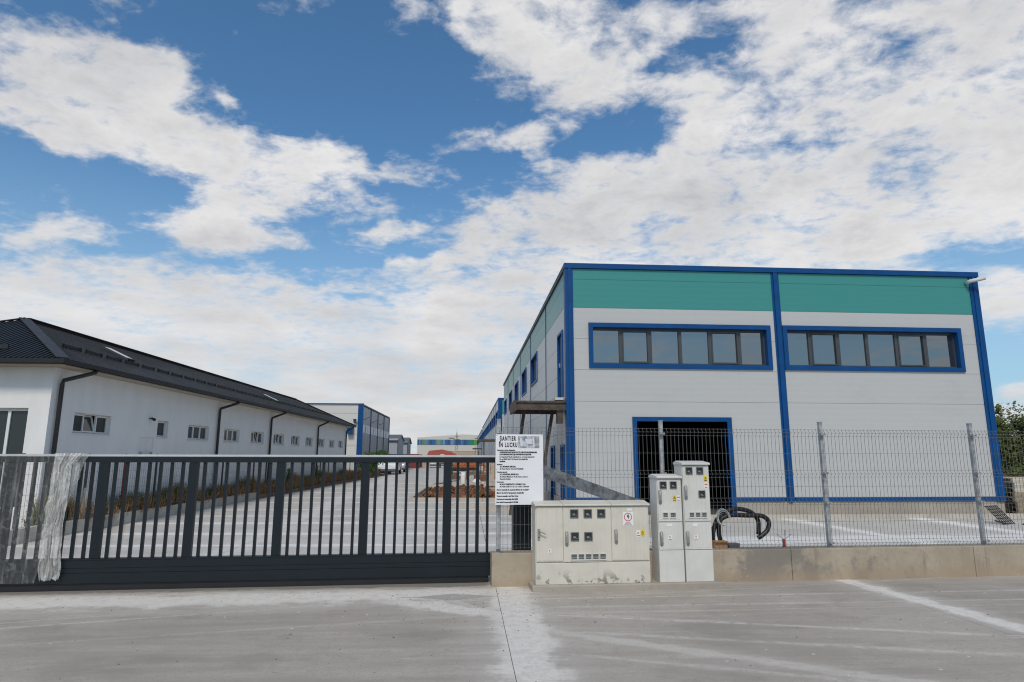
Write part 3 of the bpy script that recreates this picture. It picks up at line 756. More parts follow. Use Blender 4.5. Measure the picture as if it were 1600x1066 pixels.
def weeds(name, n, mt, y0, y1, hmin, hmax, x0, x1, label):
    m = MB()
    for _ in range(n):
        y = random.uniform(y0, y1); cl = .5+.5*math.sin(y*1.7+hmin*9)*math.sin(y*.61+1)
        x = random.uniform(x0, x1); hh = (hmin+(hmax-hmin)*random.random()**1.6)*(.55+.6*cl)
        a = random.uniform(0, 6.28); w = random.uniform(.004, .010); l = random.uniform(-.1, .1), random.uniform(-.12, .12)
        p = Vector((x, y, .14)); u = Vector((math.cos(a), math.sin(a), 0))*w
        md = p+Vector((l[0]*.4, l[1]*.4, hh*.6)); tp = p+Vector((l[0], l[1], hh))
        m.add([p-u*.5, p+u*.5, md+u, tp, md-u], [(0, 1, 2, 3, 4)])
        for q in range(7):
            c = p.lerp(tp, random.uniform(.15, 1))+Vector((random.uniform(-.05, .05), random.uniform(-.05, .05), 0)); v = Vector((random.uniform(-1, 1), random.uniform(-1, 1), random.uniform(-.3, .8))).normalized()*random.uniform(.025, .06)
            s = v.cross(Vector((0, 0, 1)))*.35
            m.add([c, c+v*.5+s, c+v, c+v*.5-s], [(0, 1, 2, 3)])
    o = m.build(name, mt, kind='stuff'); o.location = (BX, BY, 0); o.rotation_euler = (0, 0, -BA); o['label'] = label
weeds('weeds', 17000, 'weed', -.5, 40, .20, .72, .1, .47, 'green weeds growing in the strip beside the white building')
weeds('dry_weeds', 12000, 'rust', .3, 40, .18, .68, .2, .60, 'dry rust brown weeds growing in the strip beside the white building')

# ------------------------------------------------------------------ vegetation
def foliage_blob(m, centers, n, size, mi=0):
    for _ in range(n):
        c, r = random.choice(centers)
        d = Vector((random.gauss(0, 1), random.gauss(0, 1), random.gauss(0, 1))).normalized()*(random.random()**.4)
        p = Vector(c)+Vector((d.x*r[0], d.y*r[1], d.z*r[2]))
        if p.z < .05: continue
        a = Vector((random.gauss(0, 1), random.gauss(0, 1), random.gauss(0, .7))).normalized(); b = a.orthogonal().normalized()
        s = size*random.uniform(.6, 1.4)
        m.add([p, p+a*s*.5+b*s*.32, p+a*s, p+a*s*.5-b*s*.32], [(0, 1, 2, 3)], mi)
def tree(label, loc, h, w, n, leaf, mt='leaf', group=None, name='bushy_tree', spiky=False):
    t = thing(name, label, 'tree', loc, 0, group)
    tr = MB()
    tr.tube([(0, 0, -.1), (.05, 0, h*.3), (-.04, .05, h*.6), (0, 0, h*.85)], [.11, .09, .06, .02], 7)
    cents = []
    if spiky:
        for k in range(9):
            z = h*(.15+.85*k/9); r = w*(1-k/9.3)*.5
            for q in range(4):
                a = random.uniform(0, 6.28); cents.append(((r*.6*math.cos(a), r*.6*math.sin(a), z), (r*.6+.05, r*.6+.05, h*.05)))
    else:
        for k in range(24):
            a = random.uniform(0, 6.28); z = h*random.uniform(.15, .86); rr = w*.5*random.uniform(.15, .8)*(1-.5*(z/h)**2)
            c = (rr*math.cos(a), rr*math.sin(a), z); s = w*random.uniform(.15, .25)
            cents.append((c, (s, s, s*.85)))
            tr.tube([(0, 0, z*.55), tuple(v*.6 for v in c[:2])+(z*.85,), c], [.04, .025, .01], 5)
    tr.build('trunk', 'bark', t, smooth=True)
    m = MB(); foliage_blob(m, cents, n, leaf); m.build('crown', mt, t)
    return t
random.seed(5)
tree('dense dark bushy tree beside the right corner of the warehouse', (20.5, 24.3, 0), 3.35, 3.2, 12000, .12)
tree('taller bushy tree at the right edge behind the pallets', (23.2, 25.5, 0), 3.75, 3.8, 13000, .13)
tree('broad bushy tree set back between the two others at right', (20.9, 28.5, 0), 3.6, 4.2, 9000, .15)
tree('thin pointed conifer rising behind the bushy trees at right', (21.7, 24.9, 0), 3.9, .9, 900, .10, name='conifer', spiky=True)
# climbers and bushes by the far left warehouse
for (x, y, h, w, lab) in ((-7.6, 50, 1.9, 1.2, 'green bush nearest the gate at the end of the weedy strip'), (-7.5, 53.5, 2.1, 1.5, 'taller green bush behind the first one at the strip end'), (-7.35, 60, 2.2, 1.5, 'dark green bush behind the parked white van')):
    b = thing('bush', lab, 'bush', (x, y, 0), 0, 'bushes at the end of the weedy strip')
    cs = [((random.uniform(-.3, .3)*w, random.uniform(-.3, .3)*w, h*q), (w*.4, w*.4, h*.2)) for q in (.2, .35, .5, .65, .8)]
    m = MB(); foliage_blob(m, cs, 1700, .16); m.build('foliage', 'leaf2', b)
    MB().tube([(0, 0, 0), (.03, 0, h*.7)], [.05, .02], 6).build('stem', 'bark', b)
for (s, hh, lab) in ((15.6, 1.0, 'small young conifer among the weeds before the white building'), (20.4, 1.05, 'second small conifer farther along the weedy strip')):
    x = BX+s*math.sin(BA)+.45; y = BY+s
    tree(lab, (x, y, .1), hh, .5, 420, .06, 'weed', name='young_conifer', spiky=True)

# ------------------------------------------------------------------ left far warehouse
lw = thing('warehouse', 'pale warehouse with blue corner post and white windows beyond the white building', 'warehouse', (-9.655, 60, 0))
ly = [0, 5.2, 10.3, 15.4, 20.5]
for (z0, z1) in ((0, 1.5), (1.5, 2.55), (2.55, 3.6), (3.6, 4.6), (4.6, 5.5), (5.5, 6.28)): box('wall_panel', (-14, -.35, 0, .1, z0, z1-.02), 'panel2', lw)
box('wall_core', (-14, -.1, .12, 20.4, 0, 6.1), 'cream', lw)
for a, b in zip(ly, ly[1:]):
    n = 3; hs = [(a+.35, a+1.65, 3.75, 4.5), (a+2.3, a+3.3, 3.75, 4.5), (a+3.55, a+4.85, 3.75, 4.5)]
    for i in range(n):
        y0, y1 = a+(b-a)*i/n, a+(b-a)*(i+1)/n
        m = MB()
        for c in cells(y0+.03, y1-.03, 0, 6.15, hs): m.box(-.09, 0, c[0], c[1], c[2], c[3])
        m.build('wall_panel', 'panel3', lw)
    for h4 in hs:
        m = MB()
        for c in cells(*h4, [(h4[0]+.1, h4[1]-.1, h4[2]+.1, h4[3]-.1)]): m.box(-.05, .03, c[0], c[1], c[2], c[3])
        wi = m.build('window', 'white', lw); box('pane', (-.03, .01, h4[0]+.1, h4[1]-.1, h4[2]+.1, h4[3]-.1), 'white', wi)
for y in ly[1:]: box('joint_trim', (.0, .07, y-.12, y+.12, 0, 6.2), 'navy', lw)
box('corner_trim', (-.4, .06, -.06, .3, 0, 6.3), 'blue', lw)
box('corner_trim', (-5.05, -4.85, -.06, 0, 3.6, 6.3), 'blue', lw)
box('parapet_cap', (-14, .08, -.09, .2, 6.285, 6.40), 'navy', lw)
box('parapet_cap', (-.2, .08, .21, 20.6, 6.2, 6.33), 'roofcap', lw)
box('roof', (-13.9, -.2, .21, 20.4, 6.1, 6.2), 'greyroof', lw)
m = MB().box(-1.25, -.75, -.5, -.01, 3.6, 4.5); m.build('meter_box', 'blue', lw)
MB().tube([(-.62, 0, 4.7), (-.62, -.3, 4.9)], .04, 6).tube([(-.62, -.3, 4.6), (-.62, -.3, 4.95)], [.10, .16], 8).build('wall_lamp', 'dgrey', lw)
for y in (1.2, 6.4, 11.6): MB().beam((0, y, 4.95), (.5, y+.1, 5.25), .05, .05).build('light_arm', 'dgrey', lw)

# small grey sheds beyond
def gable_shed(loc, wx, dy_, ze, zr, label):
    t = thing('shed', label, 'shed', loc)
    MB().prismx([(0, 0), (dy_, 0), (dy_, ze), (dy_/2, zr-.06), (0, ze)], 0, wx).build('wall', 'greycab', t)
    m = MB(); m.add([(-.2, -.3, ze-.08), (wx+.2, -.3, ze-.08), (wx+.2, dy_/2, zr), (-.2, dy_/2, zr)], [(0, 1, 2, 3)])
    m.add([(-.2, dy_+.3, ze-.08), (wx+.2, dy_+.3, ze-.08), (wx+.2, dy_/2, zr), (-.2, dy_/2, zr)], [(0, 1, 2, 3)])
    r = m.build('roof', 'greyroof', t); sol = r.modifiers.new('thick', 'SOLIDIFY'); sol.thickness = .1
    box('downpipe', (wx+.0, wx+.08, .05, .13, 0, ze), 'navy', t)
gable_shed((-12.6, 95, 0), 2.5, 9, 3.95, 4.75, 'grey gabled shed behind the pale blue-trimmed warehouse')
gable_shed((-12.2, 108, 0), 2.3, 7, 3.9, 4.75, 'second smaller gabled shed just behind the grey one')

# ------------------------------------------------------------------ distant buildings
dh = thing('striped_hall', 'distant white hall with a band of blue, green and yellow stripes', 'building', (-15.25, 200, 0))
MB().prism([(0, 0), (32, 0), (32, 7.6), (14, 8.25), (0, 7.25)], 0, 30).build('wall', 'cream', dh)
pal = [(.02, .09, .22), (.03, .13, .30), (.05, .20, .36), (.12, .22, .14), (.10, .24, .32), (.03, .07, .20), (.17, .30, .42), (.28, .26, .13), (.02, .12, .26), (.10, .16, .35), (.02, .17, .24), (.02, .20, .14), (.10, .30, .05), (.42, .30, .05), (.24, .06, .03)]
order = [0, 4, 1, 3, 3, 4, 2, 1, 5, 1, 8, 2, 7, 7, 4, 2, 6, 1, 8, 5, 9, 6, 4, 1, 5, 5, 8, 9, 1, 5, 8, 10, 11, 11, 11, 12, 12, 13, 13, 14, 14, 14]
sm = [mat('stripe_paint_%d' % i, c, .5) for i, c in enumerate(pal)]
x = 0
for i, k in enumerate(order):
    w = .495; box('stripe_panel', (x+.01, x+w-.01, -.12, -.005, 5.10, 6.65), sm[k], dh); x += w
m = MB()
for k in range(7): m.box(9.6+k*.26, 9.6+k*.26+.18, -.1, -.005, 7.0, 7.22)
for k in range(9): m.box(17.6+k*.26, 17.6+k*.26+.18, -.1, -.005, 7.0, 7.22)
m.build('roof_lettering', 'ink', dh)
rs = thing('red_roofed_shed', 'low distant building with orange red roof in front of striped hall', 'building', (-7.9, 130, 0))
box('wall', (.1, 5.9, .02, 9, 0, 1.75), 'beige', rs)
MB().add([(-.1, -.3, 1.72), (6.1, -.3, 1.72), (6.1, 9.3, 1.72), (-.1, 9.3, 1.72), (0.1, 4.5, 2.72), (2.8, 4.5, 3.0), (4.9, 4.5, 2.5)], [(0, 1, 6, 5, 4), (1, 2, 6), (2, 3, 4, 5, 6), (3, 0, 4), (3, 2, 1, 0)]).build('roof', 'redroof', rs)
box('door', (2.6, 3.4, -.03, .018, 0, 2.0), 'white', rs)
ws = thing('flat_roofed_building', 'low beige flat roofed building right of the red roof', 'building', (-4.4, 150, 0))
box('wall', (0, 6.6, 0, 12, 0, 2.75), 'beige', ws); box('parapet_cap', (-.05, 6.65, -.05, 12, 2.755, 2.95), 'cream', ws); box('door', (.2, 1.4, -.04, -.005, 0, 2.6), 'white', ws)
py = thing('power_pylon', 'thin steel lattice pylon standing in front of the striped hall', 'pylon', (-2.87, 180, 0))
m = MB()
for a, b in ((-1, -1), (1, -1), (1, 1), (-1, 1)): m.beam((a*.5, b*.5, 0), (a*.06, b*.06, 8.2), .07, .07)
for k in range(10):
    z0, z1 = k*.8, (k+1)*.8; r0, r1 = .5-.44*z0/8.2, .5-.44*z1/8.2
    for sx in (-1, 1): m.beam((-r0*sx, -r0, z0), (r1*sx, -r1, z1), .04, .04)
    m.beam((-r0, -r0, z0), (-r1, r1, z1), .04, .04)
m.build('mast', 'dgrey', py)
for z, w in ((6.2, .9), (7.0, .6)): MB().beam((-w, 0, z), (w, 0, z), .06, .08).build('cross_arm', 'dgrey', py)
MB().beam((0, 0, 8.2), (0, 0, 9.1), .05, .05).build('spire', 'dgrey', py)

# ------------------------------------------------------------------ things standing at the far end of the yard
def container(loc, size, mt, label, rz=0):
    t = thing('shipping_container', label, 'container', loc, rz)
    L, D_, Hh = size
    box('body', (0, L, .03, D_-.03, .12, Hh-.05), mt, t)
    m = MB(); n = int(L/.28)
    for k in range(n): m.box(.08+k*.28, .08+k*.28+.14, -.01, .03, .2, Hh-.14)
    m.build('corrugation', mt, t)
    m = MB()
    for xx in (0, L-.1): m.box(xx, xx+.1, -.02, .06, 0, Hh)
    m.box(.1, L-.1, -.02, .06, Hh-.12, Hh).box(.1, L-.1, -.02, .06, .0, .15); m.build('frame', mt, t)
container((-9.6, 78, 0), (2.4, 6, 1.85), 'contblue', 'dark blue shipping container at the far end of the yard')
container((-8.1, 88, 0), (1.7, 6, 1.9), 'contred', 'red shipping container beside the dark blue one')
bl = thing('block_wall', 'pale concrete block stack standing right of the red container', 'wall', (-6.15, 90, 0))
for i in range(3):
    for j in range(3): box('block', (i*.36+(j % 2)*.04, i*.36+.35+(j % 2)*.04, 0, .5, j*.5, j*.5+.49), 'beige', bl)
def car(loc, rz, label, mt, name='parked_car', van=False, group=None):
    t = thing(name, label, 'van' if van else 'car', loc, rz, group)
    if van: prof = [(-.0, .35), (4.6, .35), (4.6, 1.68), (1.0, 1.70), (.45, 1.1), (0, .95)]
    else: prof = [(0, .35), (4.2, .35), (4.2, .95), (3.7, 1.0), (3.1, 1.42), (1.6, 1.45), (1.0, .98), (.05, .85)]
    MB().prismx(prof, -.85, .85).build('body', mt, t, bevel=.06)
    gp = [(.52, 1.14), (1.0, 1.6), (1.9, 1.6), (1.9, 1.14)] if van else [(1.18, 1.02), (1.66, 1.38), (3.05, 1.36), (3.5, 1.02)]
    MB().prismx(gp, -.86, .86).build('side_window', 'dkglass', t)
    ws_ = [(.44, 1.13), (.97, 1.66), (.99, 1.63), (.47, 1.10)] if van else [(1.0, 1.0), (1.58, 1.44), (1.60, 1.40), (1.03, .97)]
    MB().prismx([(y-.02, z+.02) for y, z in ws_], -.7, .7).build('windscreen', 'dkglass', t)
    for sx in (-.6, .6): box('headlight', (sx-.18, sx+.18, -.03, .1, .62, .78), 'stickw', t)
    box('bumper', (-.83, .83, -.06, .05, .3, .5), 'gbox', t)
    for yv in (.8, 3.5):
        for sx in (-.78, .78):
            w = MB().tube([(sx-.1, yv, .32), (sx+.1, yv, .32)], .32, 14).build('wheel', 'tyre', t)
            MB().tube([(sx-.105, yv, .32), (sx+.105, yv, .32)], .19, 12).build('rim', 'metal', w)
car((-7.0, 58, 0), 0, 'white van parked nearest, half hidden by green bushes', 'carw', 'parked_van', True)
car((-7.1, 66, 0), 0, 'low white car parked behind the white van', 'carw')
car((-4.95, 92, 0), 0, 'white car with black bumper facing the gate at the yard end', 'carw')
tr_ = thing('trailer', 'brown timber sided trailer standing beside the white lorry', 'trailer', (-3.1, 90, 0))
box('bed', (-.7, .7, 0, 3, .55, .7), 'brownwood', tr_)
for z in (.75, 1.0, 1.25): box('side_board', (-.7, .7, -.04, .0, z, z+.2), 'brownwood', tr_)
for sx in (-.6, .6): MB().tube([(sx-.08, .8, .3), (sx+.08, .8, .3)], .3, 12).build('wheel', 'tyre', tr_)

# ------------------------------------------------------------------ building site clutter right of the lane
pl = thing('planter_bed', 'kerbed bed of red soil in the middle of the yard', 'planter', (0, 0, 0))
def kerb_run(p, q, n, parent, hh=.14, w=.14):
    p, q = Vector(p), Vector(q); L = (q-p).length; d = (q-p)/n
    for k in range(n):
        a = p+d*k+d.normalized()*.004; b = p+d*(k+1)-d.normalized()*.004
        MB().beam((a.x, a.y, hh/2-.02), (b.x, b.y, hh/2-.02), w, hh+.02).build('kerbstone', 'kerb', parent)
kerb_run((-1.95, 24.2), (2.3, 23.8), 5, pl); kerb_run((-2.05, 24.5), (-2.0, 32.0), 8, pl); kerb_run((-1.9, 32.1), (2.3, 32.0), 5, pl)
m = MB(); nx, ny = 22, 34
hv = {}
for i in range(nx+1):
    for j in range(ny+1):
        e = min(i, nx-i, j, ny-j); hv[i, j] = .04+min(e, 3)*.035*random.uniform(.1, 1.9)
m.add([(-1.88+4.15*i/nx, 24.3+7.7*j/ny, hv[i, j]) for j in range(ny+1) for i in range(nx+1)], [(j*(nx+1)+i, j*(nx+1)+i+1, (j+1)*(nx+1)+i+1, (j+1)*(nx+1)+i) for j in range(ny) for i in range(nx)])
m.build('soil', 'redsoil', pl)
m = MB()
for _ in range(300):
    x, y, s = random.uniform(-1.75, 2.1), random.uniform(24.5, 31.8), random.choice((.03, .05, .07, .10, .15))
    m.beam((x, y, .12), (x+s*random.uniform(.5, 1), y+s*random.uniform(-.6, .6), .12+s), s, s*.8)
m.build('rubble', 'redsoil', pl, kind='stuff')
pl2 = thing('kerb_bed', 'second kerbed bed behind the red soil one, filled with pale gravel', 'planter', (0, 0, 0))
kerb_run((-1.9, 35.4), (2.3, 35.2), 5, pl2); kerb_run((-1.95, 35.6), (-.6, 42.3), 7, pl2)
m = MB(); m.add([(-1.8, 35.5, .06), (2.3, 35.4, .06), (2.3, 43, .06), (-.5, 43, .06)], [(0, 1, 2, 3)]); m.build('gravel_fill', 'kerb', pl2)
pl3 = thing('loose_kerbs', 'loose kerb stones laid out in the yard behind the sign board', 'kerb stones', (0, 0, 0))
kerb_run((-.4, 21.2), (1.0, 20.6), 2, pl3); kerb_run((.3, 20.0), (2.4, 19.4), 2, pl3)

def brick_stack(loc, nx, nz, label, rz=0):
    t = thing('brick_stack', label, 'bricks', loc, rz, 'stacks of red hollow bricks')
    p = MB()
    for k in range(3): p.box(0, nx*.26, k*.35, k*.35+.1, 0, .1)
    p.build('pallet', 'wood', t)
    me = MB().box(0, .25, 0, .36, 0, .185).mesh('brick', 'brick')
    for i in range(nx):
        for j in range(2):
            for k in range(nz):
                if k == nz-1 and random.random() < .3: continue
                o = link('brick', me, t, (i*.26+random.uniform(-.01, .01), j*.4, .1+k*.19))
brick_stack((-.9, 44, 0), 4, 2, 'red brick stack left of the white sack')
brick_stack((.45, 41, 0), 4, 2, 'red brick stack right of the white sack, behind the gate')
brick_stack((1.55, 33.0, 0), 4, 4, 'tall red brick stack next to the warehouse wall')
sk = thing('white_sack', 'upright white sack standing among the building clutter', 'sack', (-.2, 37.4, 0))
MB().tube([(0, 0, 0), (.01, 0, .05), (0, .01, .35), (.012, 0, .60), (0, 0, .66)], [.13, .155, .15, .155, .12], 8).build('sack_body', 'bag', sk, smooth=True)
box('top_fold', (-.13, .13, -.03, .03, .655, .72), 'bag', sk)
sk2 = thing('crumpled_sack', 'crumpled white sack lying on the bricks behind the gate', 'sack', (.55, 38.6, 0))
MB().tube([(-.2, 0, .12), (-.05, .05, .17), (.15, 0, .15), (.32, .06, .09)], [.06, .16, .15, .05], 9).build('sack_body', 'bag', sk2, smooth=True)
MB().tube([(.3, .06, .09), (.42, .1, .05)], [.04, .07], 7).build('tied_neck', 'bag', sk2)
for i, (x, y, hh, lab) in enumerate(((1.25, 38, 1.45, 'bare concrete post nearest the sign board'), (1.75, 44, 1.7, 'second bare concrete post behind the sign board'))):
    p = thing('concrete_post', lab, 'post', (x, y, 0), 0, 'concrete posts by the warehouse wall')
    box('shaft', (-.12, .12, -.12, .12, .1, hh), 'beige', p); box('footing', (-.22, .22, -.22, .22, 0, .1), 'kerb', p)
sc = thing('scaffold', 'low steel scaffold frame standing in front of the orange loader', 'scaffold', (-1.0, 46, 0))
for x in (0, 1.0, 2.0, 3.0):
    for y in (0, 1.2): MB().tube([(x, y, 0), (x, y, 1.35)], .03, 6).build('standard', 'steel', sc)
for z in (.45, .95, 1.3):
    for y in (0, 1.2): MB().tube([(-.1, y, z), (3.1, y, z)], .025, 6).build('ledger', 'galv' if z > 1 else 'steel', sc)
for x in (0, 1.0, 2.0): MB().tube([(x, 0, .05), (x+1, 0, 1.25)], .02, 6).build('brace', 'steel', sc)
# orange loader
ol = thing('loader', 'orange tracked loader parked beyond the building clutter', 'loader', (-1.6, 72, 0)); ol.scale = (1, 1, .74)
MB().prism([(0, .5), (2.6, .5), (2.6, 1.25), (1.1, 1.4), (0, 1.1)], 0, 1.6).build('body', 'orange', ol, bevel=.05)
MB().prism([(.9, 1.25), (1.9, 1.35), (1.8, 2.3), (1.0, 2.3)], .2, 1.4).build('cab', 'dkglass', ol)
box('cab_roof', (.85, 1.95, .15, 1.45, 2.3, 2.4), 'orange', ol)
for y in (-.25, 1.6): MB().prism([(0, .0), (2.6, 0), (2.9, .25), (2.6, .5), (0, .5), (-.3, .25)], y, y+.25).build('track', 'tyre', ol)
MB().beam((2.4, .3, 1.2), (3.6, .3, .8), .14, .22).beam((2.4, 1.3, 1.2), (3.6, 1.3, .8), .14, .22).build('lift_arm', 'orange', ol)
MB().prism([(3.5, .1), (4.3, .05), (4.2, .2), (3.7, .3), (3.75, .9), (3.5, .9)], -.1, 1.7).build('bucket', 'orange', ol)
# stacks of timber / panels near the wall
for (x, y, n, mt, lab) in ((.2, 56, 7, 'wood', 'stack of weathered boards behind the scaffold'), (1.0, 27.0, 4, 'wood2', 'short pile of boards lying on the red soil')):
    t = thing('board_pile', lab, 'boards', (x, y, .1 if y < 40 else 0), .1)
    for k in range(n): box('board', (random.uniform(-.1, .05), 1.3+random.uniform(-.1, .1), 0, .5, k*.06, k*.06+.05), mt, t)

# ------------------------------------------------------------------ right edge: pallets, boards, mesh roll
bf = thing('board_fence', 'brown board fence closing the gap beside the warehouse', 'fence', (15.6, 20.4, 0))
for k in range(22): box('board', (k*.22, k*.22+.21, 0, .03, .02, 1.02+random.uniform(-.03, .03)), 'brownwood', bf)
for z in (.25, .8): box('rail', (0, 4.8, .032, .08, z, z+.08), 'brownwood', bf)
def pallet(loc, mt, label):
    t = thing('pallet', label, 'pallet', loc, random.uniform(-.02, .02), 'pallets stacked by the trees')
    for k in range(6): box('top_board', (0, 1.2, k*.16, k*.16+.12, .105, .128), mt, t)
    for k in range(3): box('bearer', (0, 1.2, k*.4-.0, k*.4+.09, .024, .104), mt, t)
    for k in range(3): box('bottom_board', (0, 1.2, k*.4, k*.4+.09, 0, .022), mt, t)
for k in range(8):
    pallet((15.28+random.uniform(-.03, .03), 17.3, .001+k*.132), 'wood2' if k > 4 else 'wood', ['bottom pallet of the stack by the right hand trees', 'second pallet from the bottom of the stack', 'third pallet from the bottom of the stack', 'fourth pallet up in the stack, weathered brown', 'fifth pallet up, just under the three pale ones', 'lowest of the three pale pallets on top', 'middle of the three pale pallets on top', 'topmost pale pallet of the stack by the trees'][k])
gm = thing('plastic_grid', 'black lattice grid leaning upright on the yard concrete at right', 'grid', (13.1, 15.3, 0), R(25))
m = MB()
for k in range(7): m.beam((k*.09, 0, 0), (k*.09-.12, .30, .42), .02, .02)
for k in range(7): m.beam((-.02-k*.02, .05*k, .07*k), (.56-k*.02, .05*k, .07*k), .02, .02)
m.build('lattice', 'black', gm)
MB().beam((.2, .0, .0), (.7, .5, .03), .03, .03).build('prop', 'black', gm)
gm2 = thing('flat_grid', 'black lattice grid lying flat beside the upright one', 'grid', (13.7, 14.6, 0), R(10))
m = MB()
for k in range(7): m.box(k*.1, k*.1+.02, 0, .7, .0, .03)
for k in range(7): m.box(-.02, .64, k*.1+.03, k*.1+.05, .032, .05)
m.build('lattice', 'black', gm2)

# ------------------------------------------------------------------ street wall and mesh fence
fw_ = thing('street_wall', 'low stained concrete wall carrying the wire mesh fence', 'wall', (0, FY, 0), FA)
segs = [.33, 2.9, 4.36, 7.05, 9.6, 12.2]
for a, b in zip(segs, segs[1:]):
    box('wall_segment', (a+.003, b-.003, 0, .26, -.05, .405), 'wallc', fw_, bevel=.008)
mf2 = thing('mesh_fence', 'tall galvanised wire mesh fence on the concrete street wall', 'fence', (0, FY, 0), FA)
ptm = MB().box(-.024, .024, -.024, .024, .40, 2.10).box(-.027, .027, -.027, .027, 2.10, 2.112).box(-.055, .055, -.055, .055, .405, .413).mesh('post', 'galv')
pts = [.425, 2.66, 5.0, 7.335, 9.65]
for t in pts: link('post', ptm, mf2, (t, .13, 0))
for t in pts:
    for z in (.465, 1.0, 1.40, 1.93): box('clip', (t-.033, t+.033, .052, .098, z-.012, z+.012), 'galv', mf2)
# panel wires: four V folds
prof = [(.412, 0), (.44, 0), (.465, -.030), (.49, 0), (.985, 0), (1.02, -.03), (1.055, 0), (1.36, 0), (1.39, -.03), (1.42, 0), (1.92, 0), (1.95, -.03), (1.98, 0), (2.005, 0)]
hz = [.42, .465, .508, .75, .976, 1.02, 1.07, 1.22, 1.345, 1.39, 1.438, 1.669, 1.904, 1.95, 1.995]
def yprof(z):
    for (z0, y0), (z1, y1) in zip(prof, prof[1:]):
        if z0 <= z <= z1: return y0+(y1-y0)*(z-z0)/(z1-z0)
    return 0
WR = .0017
for a, b in zip(pts, pts[1:]):
    m = MB(); n = round((b-a)/.056)
    for i in range(n+1):
        t = a+(b-a)*i/n
        vs = []; dxs = random.uniform(-.002, .002)
        for z, y in prof: vs += [(t-WR+dxs, .055+y-WR, z), (t+WR+dxs, .055+y-WR, z), (t+WR+dxs, .055+y+WR, z), (t-WR+dxs, .055+y+WR, z)]
        fs = [(k*4+q, k*4+(q+1) % 4, (k+1)*4+(q+1) % 4, (k+1)*4+q) for k in range(len(prof)-1) for q in range(4)]
        m.add(vs, fs)
    for z in hz:
        y = .055+yprof(z)+.0048; m.box(a+.01, b-.01, y-WR, y+WR, z-WR, z+WR)
    m.build('mesh_panel', 'wire', mf2, kind='stuff')

# ------------------------------------------------------------------ sliding gate
gt = thing('sliding_gate', 'long anthracite sliding gate of upright bars across the driveway', 'gate', (0, FY, 0), FA)
G0, GT0, GT1 = .36, -7.6, .62           # offset behind the wall, ends along the street line
MB().box(GT0, GT1, G0-.04, G0+.04, 1.535, 1.608).build('top_rail', 'gate', gt, bevel=.004)
box('rail_strip', (GT0, GT1-.1, G0-.02, G0+.03, 1.609, 1.634), 'rail', gt)
m = MB()
m.box(GT0, GT1-.02, G0-.06, G0+.06, .085, .205).box(GT0, GT1-.02, G0-.056, G0+.056, .209, .262).box(GT0, GT1-.02, G0-.06, G0+.06, .266, .352).box(GT0, GT1-.02, G0-.045, G0+.045, .205, .266)
m.build('bottom_beam', 'gate', gt)
box('gap_shade_fill', (GT0, .32, G0-.035, G0+.035, 0, .078), 'black', gt)  # black track-like box filling the gap below the gate, shade put in as colour
box('beam_ledge', (GT0, GT1, G0-.05, G0+.05, .353, .372), 'gate', gt)
pm_ = MB().box(-.055, .055, -.03, .03, .373, 1.534).mesh('gate_post', 'gate')
bm_ = MB().box(-.0175, .0175, -.0175, .0175, .373, 1.534).mesh('bar', 'gate')
gp = [-.237-1.0795*k for k in range(7)]
for t in gp: link('gate_post', pm_, gt, (t, G0, 0))
for t in gp:
    for k in range(1, 8): link('bar', bm_, gt, (t-1.0795*k/8, G0, 0))
for t in (-.10, .035, .30): link('bar', bm_, gt, (t, G0, 0))
link('gate_post', MB().box(-.022, .022, -.03, .03, .373, 1.534).mesh('gate_post', 'gate'), gt, (.165, G0, 0))
link('bar', bm_, gt, (.46, G0, 0))
gpost = thing('gate_guide_post', 'dark square gate guide post behind the sign board', 'post', (0, FY, 0), FA)
box('shaft', (.66, .90, .42, .60, 0, 1.66), 'gate', gpost); box('roller_plate', (.62, .94, .38, .415, 1.45, 1.60), 'galv', gpost)

# plastic film on the gate
pf_ = thing('plastic_film', 'torn clear plastic film hanging over the left end of the gate', 'plastic film', (0, FY, 0), FA)
def sheet(name, f, nu, nv, mt):
    m = MB(); m.add([f(i/nu, j/nv) for j in range(nv+1) for i in range(nu+1)], [(j*(nu+1)+i, j*(nu+1)+i+1, (j+1)*(nu+1)+i+1, (j+1)*(nu+1)+i) for j in range(nv) for i in range(nu)])
    return m.build(name, mt, pf_, smooth=True)
from mathutils import noise as mn
def rip(u, v, a, s=0):
    """folds running down the film: fine across, slow along, plus crumples"""
    f = mn.fractal(Vector((u*9+s*7.3, v*1.5+s, s)), .9, 2.1, 4) + .7*mn.fractal(Vector((u*3.1+s, v*5.5, s*2.0)), .8, 2.2, 5)
    return a*f*1.5
def bunch(u, v):
    l0 = -5.10-.03*v+.022*mn.noise(Vector((v*7, 3, 1))); l1 = -4.885-.005*v+.03*mn.noise(Vector((v*6, 1, 5)))
    if v < .10: l1 += (.10-v)*1.2
    t = l0+(l1-l0)*u+rip(u, v, .012, 2)
    return (t, G0-.09-abs(rip(u, v, .030, 1))-.03*math.sin(v*3.1), 1.648-v*(1.50+.05*mn.noise(Vector((u*5, 2, 2))))+.02*rip(u, v, 1, 6)*v)
sheet('crumpled_bunch', bunch, 60, 110, 'bunch')
def drape(u, v):
    t0, t1 = -4.95, -4.72-.20*v
    return (t0+(t1-t0)*u+rip(u, v, .008), G0-.062-abs(rip(u, v, .018, 3)), 1.645-v*(.66+.25*(1-u)))
sheet('torn_flap', drape, 40, 60, 'film2')
def thin_l(u, v): return (-6.9+1.98*u-.25*v*u, G0-.068-abs(rip(u*2, v*.35, .007, 5)), 1.642-v*1.54)
sheet('clear_sheet', thin_l, 80, 40, 'film')
def thin_r(u, v):
    t0 = -4.88-.12*v; t1 = -4.62+.42*min(1, v*2.2)-.08*v
    return (t0+(t1-t0)*u, G0+.04+rip(u, v, .009, 4), 1.22-v*.84)
